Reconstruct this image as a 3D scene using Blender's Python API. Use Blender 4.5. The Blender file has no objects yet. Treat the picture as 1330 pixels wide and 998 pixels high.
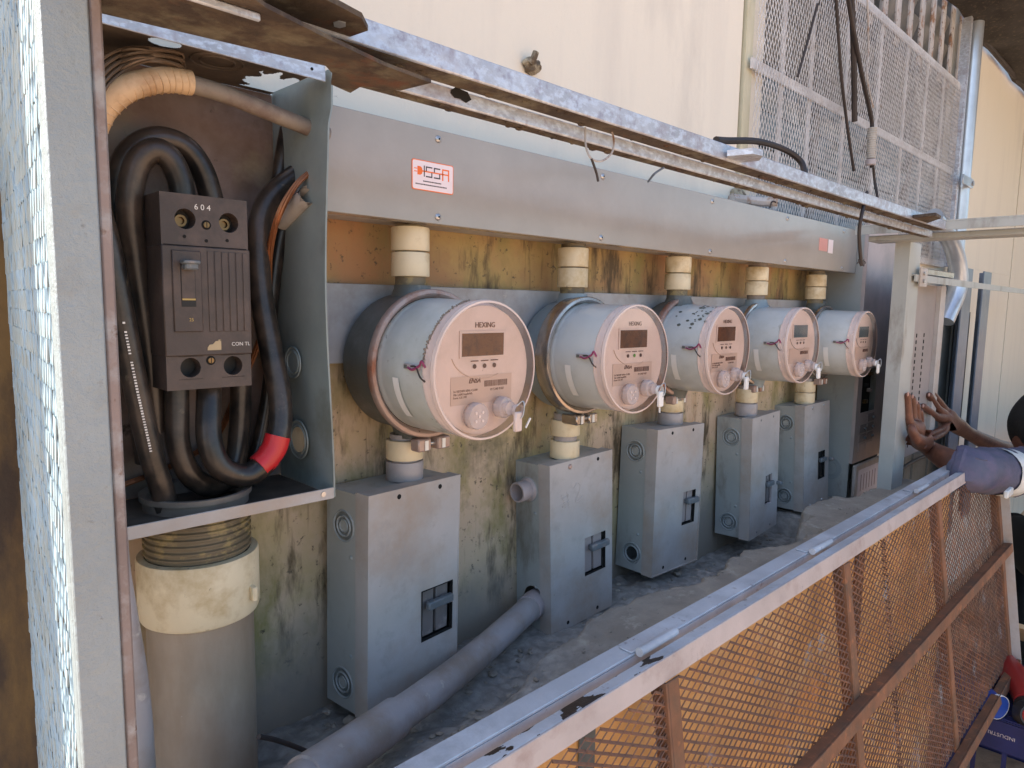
import bpy, bmesh, math, random
from mathutils import Vector, Matrix
random.seed(7)
SC = bpy.context.scene; COL = SC.collection
# ---------------------------------------------------------------- camera
RM = ((0.712198, 0.068616, -0.698617), (-0.701802, 0.091937, -0.706415), (0.015757, 0.993398, 0.113632))
CAM = Vector((0, 0, 1.5)); FPX = 898.3
cd = bpy.data.cameras.new('camera'); cam = bpy.data.objects.new('camera', cd); COL.objects.link(cam)
m3 = Matrix(RM); m3 = m3.to_quaternion().to_matrix()
cam.matrix_world = Matrix.Translation(CAM) @ m3.to_4x4()
cd.sensor_width = 36; cd.lens = FPX / 1330 * 36; cd.clip_start = 0.01; cd.clip_end = 300
SC.camera = cam
# ---------------------------------------------------------------- light
SUN_DIR = Vector((1.0, -0.50, -1.18)).normalized()      # the way the light travels
w = bpy.data.worlds.new('World'); SC.world = w; w.use_nodes = True
nt = w.node_tree; nt.nodes.clear()
sky = nt.nodes.new('ShaderNodeTexSky'); sky.sky_type = 'NISHITA'; sky.sun_disc = False
to_sun = -SUN_DIR
sky.sun_elevation = math.asin(to_sun.z)
sky.sun_rotation = math.atan2(to_sun.x, to_sun.y)
sky.air_density = 1.0; sky.dust_density = 1.5; sky.ozone_density = 1.0
bg = nt.nodes.new('ShaderNodeBackground'); bg.inputs[1].default_value = 0.15
wo = nt.nodes.new('ShaderNodeOutputWorld')
nt.links.new(sky.outputs[0], bg.inputs[0]); nt.links.new(bg.outputs[0], wo.inputs[0])
sl = bpy.data.lights.new('sun', 'SUN'); sl.energy = 4.6; sl.angle = math.radians(0.5); sl.color = (1, 0.93, 0.82)
so = bpy.data.objects.new('sun', sl); COL.objects.link(so)
so.rotation_euler = SUN_DIR.to_track_quat('-Z', 'Y').to_euler(); so.location = (-4, 2, 6)
vs = SC.view_settings; vs.view_transform = 'Standard'; vs.look = 'None'; vs.gamma = 1; vs.use_curve_mapping = False
vs.exposure = 1.28

def at(px, py, y):
    """point of the plane y (parallel to the wall) seen at photo pixel px,py - used only to measure the photograph"""
    c = ((px - 665), -(py - 499), -FPX)
    r = Vector([sum(RM[i][k] * c[k] for k in range(3)) for i in range(3)])
    return CAM + r * (y / r.y)

# ---------------------------------------------------------------- materials
def mat(name, base, rough=.55, metal=0, layers=(), bump=None, var=.06, varscale=9, spec=None, alpha=None, coat=0):
    """layers: (colour, noise scale, threshold, softness, stretch(x,y,z) or None, roughness or None)"""
    m = bpy.data.materials.new(name); m.use_nodes = True; n = m.node_tree; L = n.links
    b = n.nodes['Principled BSDF']
    geo = n.nodes.new('ShaderNodeNewGeometry')
    def noise(scale, st=None, detail=6, rgh=.6, off=0):
        mp = n.nodes.new('ShaderNodeMapping'); L.new(geo.outputs['Position'], mp.inputs[0])
        mp.inputs['Location'].default_value = (off, off * 1.7, off * .6)
        if st: mp.inputs['Scale'].default_value = st
        t = n.nodes.new('ShaderNodeTexNoise'); L.new(mp.outputs[0], t.inputs[0])
        t.inputs['Scale'].default_value = scale; t.inputs['Detail'].default_value = detail; t.inputs['Roughness'].default_value = rgh
        return t.outputs[0]
    def mix(f, a, bcol):
        x = n.nodes.new('ShaderNodeMix'); x.data_type = 'RGBA'
        if f is not None: L.new(f, x.inputs[0])
        if isinstance(a, tuple): x.inputs[6].default_value = (*a, 1)
        else: L.new(a, x.inputs[6])
        if isinstance(bcol, tuple): x.inputs[7].default_value = (*bcol, 1)
        else: L.new(bcol, x.inputs[7])
        return x.outputs[2]
    def ramp(f, th, soft):
        r = n.nodes.new('ShaderNodeMapRange'); L.new(f, r.inputs[0])
        r.inputs[1].default_value = th - soft; r.inputs[2].default_value = th + soft
        return r.outputs[0]
    lo = tuple(max(0, c * (1 - var * 2.2)) for c in base); hi = tuple(min(1, c * (1 + var * 1.6)) for c in base)
    col = mix(ramp(noise(varscale, off=3), .5, .22), lo, hi)
    rr = None; k = 0
    for ly in layers:
        c, s, th, so_ = ly[:4]; st = ly[4] if len(ly) > 4 else None; k += 1
        f = ramp(noise(s, st, 8, .65, off=k * 5.3), th, so_)
        col = mix(f, col, c)
        if len(ly) > 5 and ly[5] is not None:
            q = n.nodes.new('ShaderNodeMapRange'); L.new(f, q.inputs[0])
            q.inputs[3].default_value = rough if rr is None else 0; q.inputs[4].default_value = ly[5]
            if rr is None: rr = q.outputs[0]
    L.new(col, b.inputs['Base Color'])
    b.inputs['Roughness'].default_value = rough
    if rr is not None: L.new(rr, b.inputs['Roughness'])
    b.inputs['Metallic'].default_value = metal
    if spec is not None: b.inputs['Specular IOR Level'].default_value = spec
    if coat: b.inputs['Coat Weight'].default_value = coat; b.inputs['Coat Roughness'].default_value = .12
    if bump:
        bp = n.nodes.new('ShaderNodeBump'); bp.inputs['Strength'].default_value = bump[1]; bp.inputs['Distance'].default_value = bump[2] if len(bump) > 2 else .002
        L.new(noise(bump[0], None, 8, .7, off=11), bp.inputs['Height']); L.new(bp.outputs[0], b.inputs['Normal'])
    m['_'] = 0
    return m

M = {}
def D(k, *a, **kw): M[k] = mat(k, *a, **kw)
D('grey_paint', (.36, .385, .375), rough=.42, layers=[((.2, .19, .165), 14, .62, .08, (1, 1, .35)), ((.48, .47, .44), 160, .74, .02), ((.14, .13, .12), 120, .72, .02)], bump=(220, .08), var=.05)
D('grey_paint_dusty', (.42, .405, .39), rough=.5, layers=[((.36, .29, .23), 7, .58, .12), ((.34, .32, .3), 30, .64, .1), ((.27, .16, .1), 45, .735, .02), ((.16, .13, .11), 90, .71, .02)], bump=(200, .12), var=.06)
D('trough_paint', (.34, .318, .285), rough=.18, layers=[((.28, .262, .235), 5, .55, .2)], var=.03, bump=(6, .12, .01))
D('white_post_paint', (.26, .305, .32), rough=.5, layers=[((.25, .285, .29), 24, .6, .06), ((.2, .22, .22), 90, .68, .03), ((.16, .09, .06), 75, .76, .015)], bump=(75, .7, .004), var=.06)
D('rusty_post', (.22, .175, .16), rough=.7, layers=[((.3, .3, .3), 30, .58, .08), ((.14, .08, .05), 60, .66, .04)], bump=(80, .4), var=.12)
D('mesh_sky_tint', (.36, .47, .52), rough=.5, layers=[((.3, .24, .2), 60, .7, .04)], var=.1)  # blue of the reflected sky put into the mesh's base colour
D('galvanised', (.42, .46, .52), rough=.38, metal=.35, layers=[((.52, .58, .66), 70, .52, .05, (1, 1, 2), .3), ((.3, .3, .36), 60, .6, .06), ((.3, .27, .3), 18, .62, .08), ((.2, .11, .07), 25, .7, .03)], bump=(70, .45, .003), var=.12)
D('galvanised_smooth', (.5, .56, .62), rough=.3, metal=.55, layers=[((.4, .45, .52), 7, .55, .1)], bump=(40, .1), var=.08)
D('rust_under', (.095, .072, .05), rough=.85, layers=[((.05, .037, .03), 30, .5, .08), ((.17, .155, .11), 22, .58, .08), ((.13, .06, .035), 16, .64, .05)], bump=(90, .8, .004), var=.25)
D('rail_paint', (.4, .43, .48), rough=.42, layers=[((.5, .54, .6), 12, .55, .08), ((.2, .19, .21), 40, .66, .04), ((.26, .12, .07), 30, .75, .02)], bump=(75, .4, .003), var=.1)
D('rail_face', (.4, .365, .36), rough=.5, layers=[((.3, .25, .24), 15, .6, .08), ((.45, .12, .05), 11, .74, .02), ((.2, .2, .22), 50, .68, .03)], bump=(80, .3), var=.08)
D('rusty_door', (.2, .09, .045), rough=.75, layers=[((.11, .065, .04), 18, .55, .1), ((.3, .12, .05), 40, .62, .05), ((.3, .28, .26), 60, .73, .02)], bump=(100, .5), var=.2)
D('rusty_mesh', (.27, .125, .065), rough=.75, layers=[((.15, .08, .055), 25, .5, .1), ((.3, .27, .26), 13, .64, .05)], bump=(120, .4), var=.2)
D('screen_mesh', (.6, .6, .6), rough=.55, layers=[((.3, .2, .13), 9, .66, .05), ((.46, .44, .43), 40, .55, .1)], var=.1)
D('rusty_bar', (.42, .4, .38), rough=.7, layers=[((.24, .13, .07), 22, .58, .06, (1, 1, .8)), ((.1, .06, .04), 50, .62, .04)], bump=(80, .5), var=.15)
D('concrete', (.36, .33, .29), rough=.9, layers=[((.22, .2, .18), 9, .55, .1), ((.48, .45, .4), 30, .62, .06), ((.12, .11, .1), 70, .68, .03)], bump=(60, .9, .006), var=.12)
D('plinth_paint', (.85, .47, .17), rough=.8, layers=[((.62, .36, .15), 5, .55, .15, (1, 1, .3)), ((.86, .6, .3), 9, .6, .1)], bump=(70, .3), var=.08)
D('pvc_cream', (.72, .62, .42), rough=.45, layers=[((.48, .36, .18), 12, .56, .08), ((.1, .08, .06), 60, .7, .03), ((.16, .12, .08), 20, .72, .03)], bump=(90, .15), var=.06)
D('pvc_grey', (.38, .32, .25), rough=.5, layers=[((.26, .2, .14), 8, .55, .12, (1, 1, .3)), ((.75, .72, .65), 120, .755, .012), ((.13, .11, .09), 75, .74, .02)], bump=(90, .15), var=.08)
D('conduit_grey', (.36, .34, .345), rough=.4, layers=[((.27, .23, .2), 10, .56, .1), ((.5, .46, .42), 40, .68, .04)], bump=(90, .15), var=.05)
D('pvc_dirty', (.22, .185, .15), rough=.6, layers=[((.16, .12, .1), 25, .55, .08)], var=.15)
D('thread', (.16, .13, .08), rough=.5, layers=[((.28, .22, .1), 40, .55, .05)], var=.2)
D('black_cable', (.014, .0135, .013), rough=.3, layers=[((.075, .055, .042), 16, .55, .12), ((.1, .085, .06), 70, .68, .05)], bump=(120, .1), var=.2)
D('dark_wire', (.03, .022, .02), rough=.6, var=.2)
D('copper', (.55, .22, .1), rough=.35, metal=.85, layers=[((.2, .08, .04), 40, .6, .08)], var=.2)
D('strand_metal', (.16, .115, .08), rough=.5, metal=.4, var=.2)
D('beige_tape', (.6, .42, .25), rough=.55, layers=[((.45, .28, .15), 30, .55, .08)], var=.08)
D('red_tape', (.5, .02, .025), rough=.35, var=.08)
D('bakelite', (.055, .042, .037), rough=.5, layers=[((.09, .065, .055), 18, .55, .1), ((.2, .12, .07), 60, .7, .04)], bump=(150, .25), var=.12)
D('bakelite_dark', (.01, .011, .011), rough=.6, var=.2)
D('black_hole', (.006, .006, .006), rough=.9, var=0)
D('print_white', (.72, .7, .66), rough=.6, var=.05)
D('print_gold', (.5, .36, .12), rough=.6, var=.1)
D('sticker_residue', (.45, .36, .22), rough=.8, layers=[((.2, .15, .1), 90, .6, .03)], var=.15)
D('brass', (.2, .13, .06), rough=.35, metal=.8, var=.1)
D('steel_screw', (.5, .5, .5), rough=.3, metal=.8, var=.1)
D('cabinet_inside', (.22, .165, .145), rough=.55, layers=[((.13, .085, .06), 9, .55, .1), ((.05, .04, .03), 32, .68, .03), ((.3, .26, .17), 5, .66, .1)], bump=(60, .15), var=.1)
D('cabinet_side', (.22, .27, .27), rough=.4, layers=[((.12, .13, .1), 8, .6, .12), ((.28, .33, .33), 4, .6, .1)], var=.05)
D('cabinet_ceiling', (.14, .11, .085), rough=.6, layers=[((.06, .05, .04), 12, .5, .1)], var=.1)
D('socket_dark', (.1, .11, .1), rough=.5, layers=[((.28, .27, .22), 24, .68, .03), ((.19, .2, .2), 8, .6, .1)], bump=(80, .3), var=.12)
D('socket_blue', (.23, .29, .32), rough=.42, layers=[((.15, .17, .18), 9, .62, .08)], var=.06)
D('ring_pink', (.42, .32, .28), rough=.5, metal=.4, layers=[((.3, .13, .08), 14, .6, .07), ((.1, .06, .05), 50, .68, .03)], bump=(60, .2), var=.1)
D('ring_steel', (.5, .46, .42), rough=.25, metal=.85, layers=[((.28, .2, .15), 8, .58, .1)], var=.1)
D('meter_cover', (.56, .6, .6), rough=.3, layers=[((.46, .49, .47), 10, .58, .1), ((.33, .34, .3), 13, .66, .06), ((.3, .3, .26), 45, .7, .04)], bump=(15, .06), var=.03, coat=.4)
D('meter_face', (.88, .74, .68), rough=.5, layers=[((.74, .62, .55), 14, .6, .12)], var=.03)
D('meter_label', (.72, .57, .49), rough=.5, var=.04)
D('lcd', (.17, .075, .04), rough=.25, layers=[((.1, .05, .035), 90, .55, .1)], var=.1)
D('lcd_blue', (.1, .15, .18), rough=.25, var=.1)
D('print_brown', (.18, .09, .07), rough=.6, var=.1)
D('led_dark', (.1, .05, .045), rough=.4, var=0)
D('led_green', (.12, .35, .05), rough=.4, var=0)
D('port_grey', (.42, .37, .37), rough=.4, var=.06)
D('seal_plastic', (.6, .5, .46), rough=.25, var=.06)
D('magenta_wire', (.25, .04, .12), rough=.5, var=.1)
D('white_plastic', (.75, .76, .74), rough=.35, var=.04)
D('meter_cover_dirty', (.52, .56, .55), rough=.35, layers=[((.42, .46, .42), 9, .54, .1), ((.2, .2, .18), 11, .62, .07), ((.12, .12, .1), 60, .68, .03)], bump=(15, .06), var=.05)
D('dirt_flake', (.12, .13, .11), rough=.8, var=.2)
D('orange_print', (.8, .16, .02), rough=.45, var=.03)
D('pale_sticker', (.78, .7, .72), rough=.4, var=.03)
D('dark_print', (.05, .045, .05), rough=.5, var=0)
D('red_print', (.62, .3, .26), rough=.5, var=.05)
D('breaker_grey', (.16, .145, .14), rough=.5, layers=[((.26, .23, .22), 40, .6, .06)], var=.1)
D('breaker_lever', (.13, .15, .165), rough=.4, layers=[((.22, .2, .19), 60, .6, .05)], var=.1)
D('breaker_light', (.3, .26, .25), rough=.5, var=.08)
D('chalk', (.55, .52, .5), rough=.8, var=0)
D('knockout', (.3, .335, .335), rough=.45, var=.05)
D('strip_paint', (.36, .375, .39), rough=.5, layers=[((.27, .26, .25), 12, .58, .1), ((.45, .43, .4), 30, .68, .04)], bump=(90, .15), var=.06)
D('panel_pink', (.5, .43, .41), rough=.55, layers=[((.33, .3, .29), 6, .55, .15)], var=.03)
D('second_panel_paint', (.3, .27, .26), rough=.5, layers=[((.24, .22, .21), 6, .55, .15)], var=.04)
D('paper_label', (.62, .58, .6), rough=.6, var=.04)
D('trim_yellow', (.62, .6, .46), rough=.7, layers=[((.45, .42, .28), 9, .6, .1, (1, 1, .2))], var=.05)
D('joint_green', (.1, .12, .05), rough=.8, var=.2)
D('glass_dull', (.2, .28, .34), rough=.2, layers=[((.4, .46, .5), 4, .55, .1), ((.13, .16, .17), 7, .6, .08)], var=.1)
D('louvre_grey', (.2, .2, .19), rough=.6, layers=[((.12, .12, .115), 6, .55, .1)], var=.08)
D('dark_room', (.05, .05, .05), rough=.9, var=.2)
D('steel_blue', (.13, .17, .23), rough=.4, layers=[((.2, .22, .26), 10, .6, .1)], var=.1)
D('sheet_grey', (.14, .16, .16), rough=.6, layers=[((.1, .11, .1), 8, .6, .1)], var=.1)
D('shade_net', (.035, .032, .03), rough=.9, layers=[((.09, .075, .05), 60, .6, .05)], var=.3)
D('foam', (.5, .45, .33), rough=.9, layers=[((.12, .09, .06), 40, .5, .08)], bump=(60, 1, .006), var=.2)
D('old_plastic', (.42, .4, .36), rough=.6, var=.1)
D('skin', (.14, .056, .034), rough=.48, layers=[((.2, .085, .052), 22, .6, .1)], bump=(90, .5, .003), var=.12)
D('nail', (.42, .24, .19), rough=.35, var=.05)
D('sleeve', (.07, .082, .13), rough=.9, layers=[((.11, .1, .17), 12, .55, .12)], bump=(260, .4), var=.1)
D('reflective_tape', (.62, .66, .66), rough=.35, layers=[((.5, .54, .55), 40, .55, .06)], var=.06)
D('black_cloth', (.008, .008, .009), rough=.9, bump=(120, .3), var=.2)
D('hair', (.006, .006, .006), rough=.8, bump=(150, 1), var=.2)
D('crate_blue_shaded', (.01, .016, .085), rough=.4, layers=[((.007, .011, .06), 12, .55, .1)], var=.08)  # blue lowered: the crouching person's shadow is put into the colour
D('can_blue', (.02, .06, .28), rough=.3, var=.05)
D('tool_red', (.3, .02, .02), rough=.35, var=.1)
D('tool_black', (.015, .015, .016), rough=.5, var=.1)
D('cardboard', (.45, .33, .2), rough=.9, var=.08)
D('ground_soil', (.6, .385, .235), rough=.95, layers=[((.64, .43, .28), 1.5, .5, .15), ((.42, .27, .17), 12, .6, .1)], bump=(40, .6, .01), var=.12, varscale=3)
D('siding_white', (.8, .8, .77), rough=.6, var=.03)
# hand-built wall material: cream above, algae-stained olive behind the boxes (the stain follows its own ragged line)
def wall_material():
    m = bpy.data.materials.new('plaster_wall'); m.use_nodes = True; n = m.node_tree; L = n.links; b = n.nodes['Principled BSDF']
    geo = n.nodes.new('ShaderNodeNewGeometry')
    def noise(s, st=(1, 1, 1), d=8, r=.65, off=0):
        mp = n.nodes.new('ShaderNodeMapping'); L.new(geo.outputs['Position'], mp.inputs[0]); mp.inputs['Scale'].default_value = st; mp.inputs['Location'].default_value = (off, 0, off)
        t = n.nodes.new('ShaderNodeTexNoise'); L.new(mp.outputs[0], t.inputs[0]); t.inputs['Scale'].default_value = s; t.inputs['Detail'].default_value = d; t.inputs['Roughness'].default_value = r
        return t.outputs[0]
    def rng(f, a, c, o0=0, o1=1):
        r = n.nodes.new('ShaderNodeMapRange'); L.new(f, r.inputs[0]); r.inputs[1].default_value = a; r.inputs[2].default_value = c; r.inputs[3].default_value = o0; r.inputs[4].default_value = o1
        return r.outputs[0]
    def mix(f, a, c):
        x = n.nodes.new('ShaderNodeMix'); x.data_type = 'RGBA'; L.new(f, x.inputs[0])
        for i, v in ((6, a), (7, c)):
            if isinstance(v, tuple): x.inputs[i].default_value = (*v, 1)
            else: L.new(v, x.inputs[i])
        return x.outputs[2]
    def ma(op, a, c):
        x = n.nodes.new('ShaderNodeMath'); x.operation = op
        for i, v in ((0, a), (1, c)):
            if isinstance(v, (int, float)): x.inputs[i].default_value = v
            else: L.new(v, x.inputs[i])
        return x.outputs[0]
    sep = n.nodes.new('ShaderNodeSeparateXYZ'); L.new(geo.outputs['Position'], sep.inputs[0])
    cream = mix(rng(noise(7, (1, 1, .12)), .5, .75), (.74, .7, .6), (.66, .625, .545))
    cream = mix(rng(noise(55, off=4), .71, .74), cream, (.45, .4, .33))
    cream = mix(rng(noise(3, (1, 1, .35), off=31), .56, .72), cream, (.6, .57, .5))
    olive = mix(rng(noise(4, off=2), .36, .54), (.43, .35, .17), (.55, .41, .28))
    upz = rng(ma('ADD', sep.outputs[2], ma('MULTIPLY', noise(9, off=21), .05)), 1.535, 1.56)
    olive = mix(upz, olive, mix(rng(noise(7, off=5), .42, .6), (.4, .29, .12), (.33, .2, .1)))
    olive = mix(rng(noise(9, (1, 1, .5), off=7), .5, .64), olive, (.27, .23, .09))
    olive = mix(rng(noise(13, (1.5, 1, .35), off=9), .53, .64), olive, (.09, .065, .035))
    olive = mix(rng(noise(5, (1, 1, .5), off=41), .55, .7), olive, (.42, .22, .1))
    olive = mix(rng(noise(30, (1.6, 1, .12), off=17), .6, .72), olive, (.16, .12, .06))
    olive = mix(rng(noise(85, off=1), .6, .68), olive, (.1, .08, .05))
    olive = mix(rng(noise(3.2, off=14), .6, .7), olive, (.16, .14, .08))
    low = rng(ma('ADD', sep.outputs[2], ma('MULTIPLY', noise(6, off=12), .35)), 1.08, 1.24)
    olive = mix(low, (.3, .27, .22), olive)
    hi = rng(ma('ADD', sep.outputs[2], ma('MULTIPLY', noise(12, off=3), .05)), 1.715, 1.73)
    olive = mix(rng(sep.outputs[0], .17, .145), olive, mix(rng(noise(14, (1, 1, .3), off=23), .4, .62), (.16, .1, .035), (.045, .03, .02)))
    right = rng(sep.outputs[0], 2.35, 2.45)
    hi = ma('MAXIMUM', hi, right)
    L.new(mix(hi, olive, cream), b.inputs['Base Color']); b.inputs['Roughness'].default_value = .75
    bp = n.nodes.new('ShaderNodeBump'); bp.inputs['Strength'].default_value = .35; bp.inputs['Distance'].default_value = .003
    L.new(noise(60, off=6), bp.inputs['Height']); L.new(bp.outputs[0], b.inputs['Normal'])
    return m
M['plaster_wall'] = wall_material()
def ledge_mat():
    m = M['concrete'].copy(); m.name = 'ledge_concrete'; n = m.node_tree; L = n.links; b = n.nodes['Principled BSDF']
    src = b.inputs['Base Color'].links[0].from_socket
    geo = n.nodes.new('ShaderNodeNewGeometry'); sep = n.nodes.new('ShaderNodeSeparateXYZ'); L.new(geo.outputs['Position'], sep.inputs[0])
    t = n.nodes.new('ShaderNodeTexNoise'); L.new(geo.outputs['Position'], t.inputs[0]); t.inputs['Scale'].default_value = 18; t.inputs['Detail'].default_value = 8
    ml = n.nodes.new('ShaderNodeMath'); ml.operation = 'MULTIPLY_ADD'; L.new(t.outputs[0], ml.inputs[0]); ml.inputs[1].default_value = .05; L.new(sep.outputs[2], ml.inputs[2])
    r = n.nodes.new('ShaderNodeMapRange'); L.new(ml.outputs[0], r.inputs[0]); r.inputs[1].default_value = 1.005; r.inputs[2].default_value = .975
    x = n.nodes.new('ShaderNodeMix'); x.data_type = 'RGBA'; L.new(r.outputs[0], x.inputs[0]); L.new(src, x.inputs[6])
    t2 = n.nodes.new('ShaderNodeTexNoise'); L.new(geo.outputs['Position'], t2.inputs[0]); t2.inputs['Scale'].default_value = 45; t2.inputs['Detail'].default_value = 8
    x2 = n.nodes.new('ShaderNodeMix'); x2.data_type = 'RGBA'; r2 = n.nodes.new('ShaderNodeMapRange'); L.new(t2.outputs[0], r2.inputs[0]); r2.inputs[1].default_value = .4; r2.inputs[2].default_value = .65; L.new(r2.outputs[0], x2.inputs[0]); x2.inputs[6].default_value = (.25, .24, .222, 1); x2.inputs[7].default_value = (.4, .38, .35, 1)
    L.new(x2.outputs[2], x.inputs[7]); L.new(x.outputs[2], b.inputs['Base Color'])
    return m
D('concrete', (.36, .32, .265), rough=.9, layers=[((.26, .235, .2), 9, .56, .12), ((.43, .4, .34), 30, .62, .06), ((.12, .11, .1), 90, .68, .03)], bump=(110, 1.0, .004), var=.14)
M['ledge_concrete'] = ledge_mat()
def chipped_paint():
    m = M['rail_paint'].copy(); m.name = 'chipped_rail_paint'; n = m.node_tree; L = n.links; b = n.nodes['Principled BSDF']
    src = b.inputs['Base Color'].links[0].from_socket
    geo = n.nodes.new('ShaderNodeNewGeometry'); mp = n.nodes.new('ShaderNodeMapping'); L.new(geo.outputs['Position'], mp.inputs[0]); mp.inputs['Scale'].default_value = (1, 2.2, 1); mp.inputs['Location'].default_value = (2.3, 0, 0)
    t = n.nodes.new('ShaderNodeTexNoise'); L.new(mp.outputs[0], t.inputs[0]); t.inputs['Scale'].default_value = 22; t.inputs['Detail'].default_value = 7
    sep = n.nodes.new('ShaderNodeSeparateXYZ'); L.new(geo.outputs['Position'], sep.inputs[0])
    r = n.nodes.new('ShaderNodeMapRange'); L.new(sep.outputs[0], r.inputs[0]); r.inputs[1].default_value = .86; r.inputs[2].default_value = .66; r.inputs[3].default_value = -.2; r.inputs[4].default_value = .055
    ad = n.nodes.new('ShaderNodeMath'); ad.operation = 'ADD'; L.new(t.outputs[0], ad.inputs[0]); L.new(r.outputs[0], ad.inputs[1])
    g = n.nodes.new('ShaderNodeMath'); g.operation = 'GREATER_THAN'; L.new(ad.outputs[0], g.inputs[0]); g.inputs[1].default_value = .575
    x = n.nodes.new('ShaderNodeMix'); x.data_type = 'RGBA'; L.new(g.outputs[0], x.inputs[0]); L.new(src, x.inputs[6]); x.inputs[7].default_value = (.02, .012, .01, 1)
    L.new(x.outputs[2], b.inputs['Base Color'])
    return m
M['chipped_rail_paint'] = chipped_paint()
def clear_plastic():
    m = bpy.data.materials.new('clear_plastic'); m.use_nodes = True; n = m.node_tree; n.nodes.clear(); L = n.links
    o = n.nodes.new('ShaderNodeOutputMaterial'); mx = n.nodes.new('ShaderNodeMixShader'); tr = n.nodes.new('ShaderNodeBsdfTransparent'); gl = n.nodes.new('ShaderNodeBsdfGlossy'); fr = n.nodes.new('ShaderNodeFresnel')
    tr.inputs[0].default_value = (.93, .9, .89, 1); gl.inputs[1].default_value = .06; fr.inputs[0].default_value = 1.42
    L.new(fr.outputs[0], mx.inputs[0]); L.new(tr.outputs[0], mx.inputs[1]); L.new(gl.outputs[0], mx.inputs[2]); L.new(mx.outputs[0], o.inputs[0])
    return m
M['clear_plastic'] = clear_plastic()
def milky(name, col, fac):
    m = bpy.data.materials.new(name); m.use_nodes = True; n = m.node_tree; L = n.links; b = n.nodes['Principled BSDF']; o = n.nodes['Material Output']
    b.inputs['Base Color'].default_value = (*col, 1); b.inputs['Roughness'].default_value = .12
    tr = n.nodes.new('ShaderNodeBsdfTransparent'); mx = n.nodes.new('ShaderNodeMixShader'); lw = n.nodes.new('ShaderNodeLayerWeight'); lw.inputs[0].default_value = .35
    r = n.nodes.new('ShaderNodeMapRange'); L.new(lw.outputs[1], r.inputs[0]); r.inputs[3].default_value = fac; r.inputs[4].default_value = min(1, fac + .5)
    L.new(r.outputs[0], mx.inputs[0]); L.new(tr.outputs[0], mx.inputs[1]); L.new(b.outputs[0], mx.inputs[2]); L.new(mx.outputs[0], o.inputs[0])
    return m
M['milky_rim'] = milky('milky_rim', (.66, .58, .56), .35)
M['milky_knob'] = milky('milky_knob', (.52, .46, .45), .45)

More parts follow.
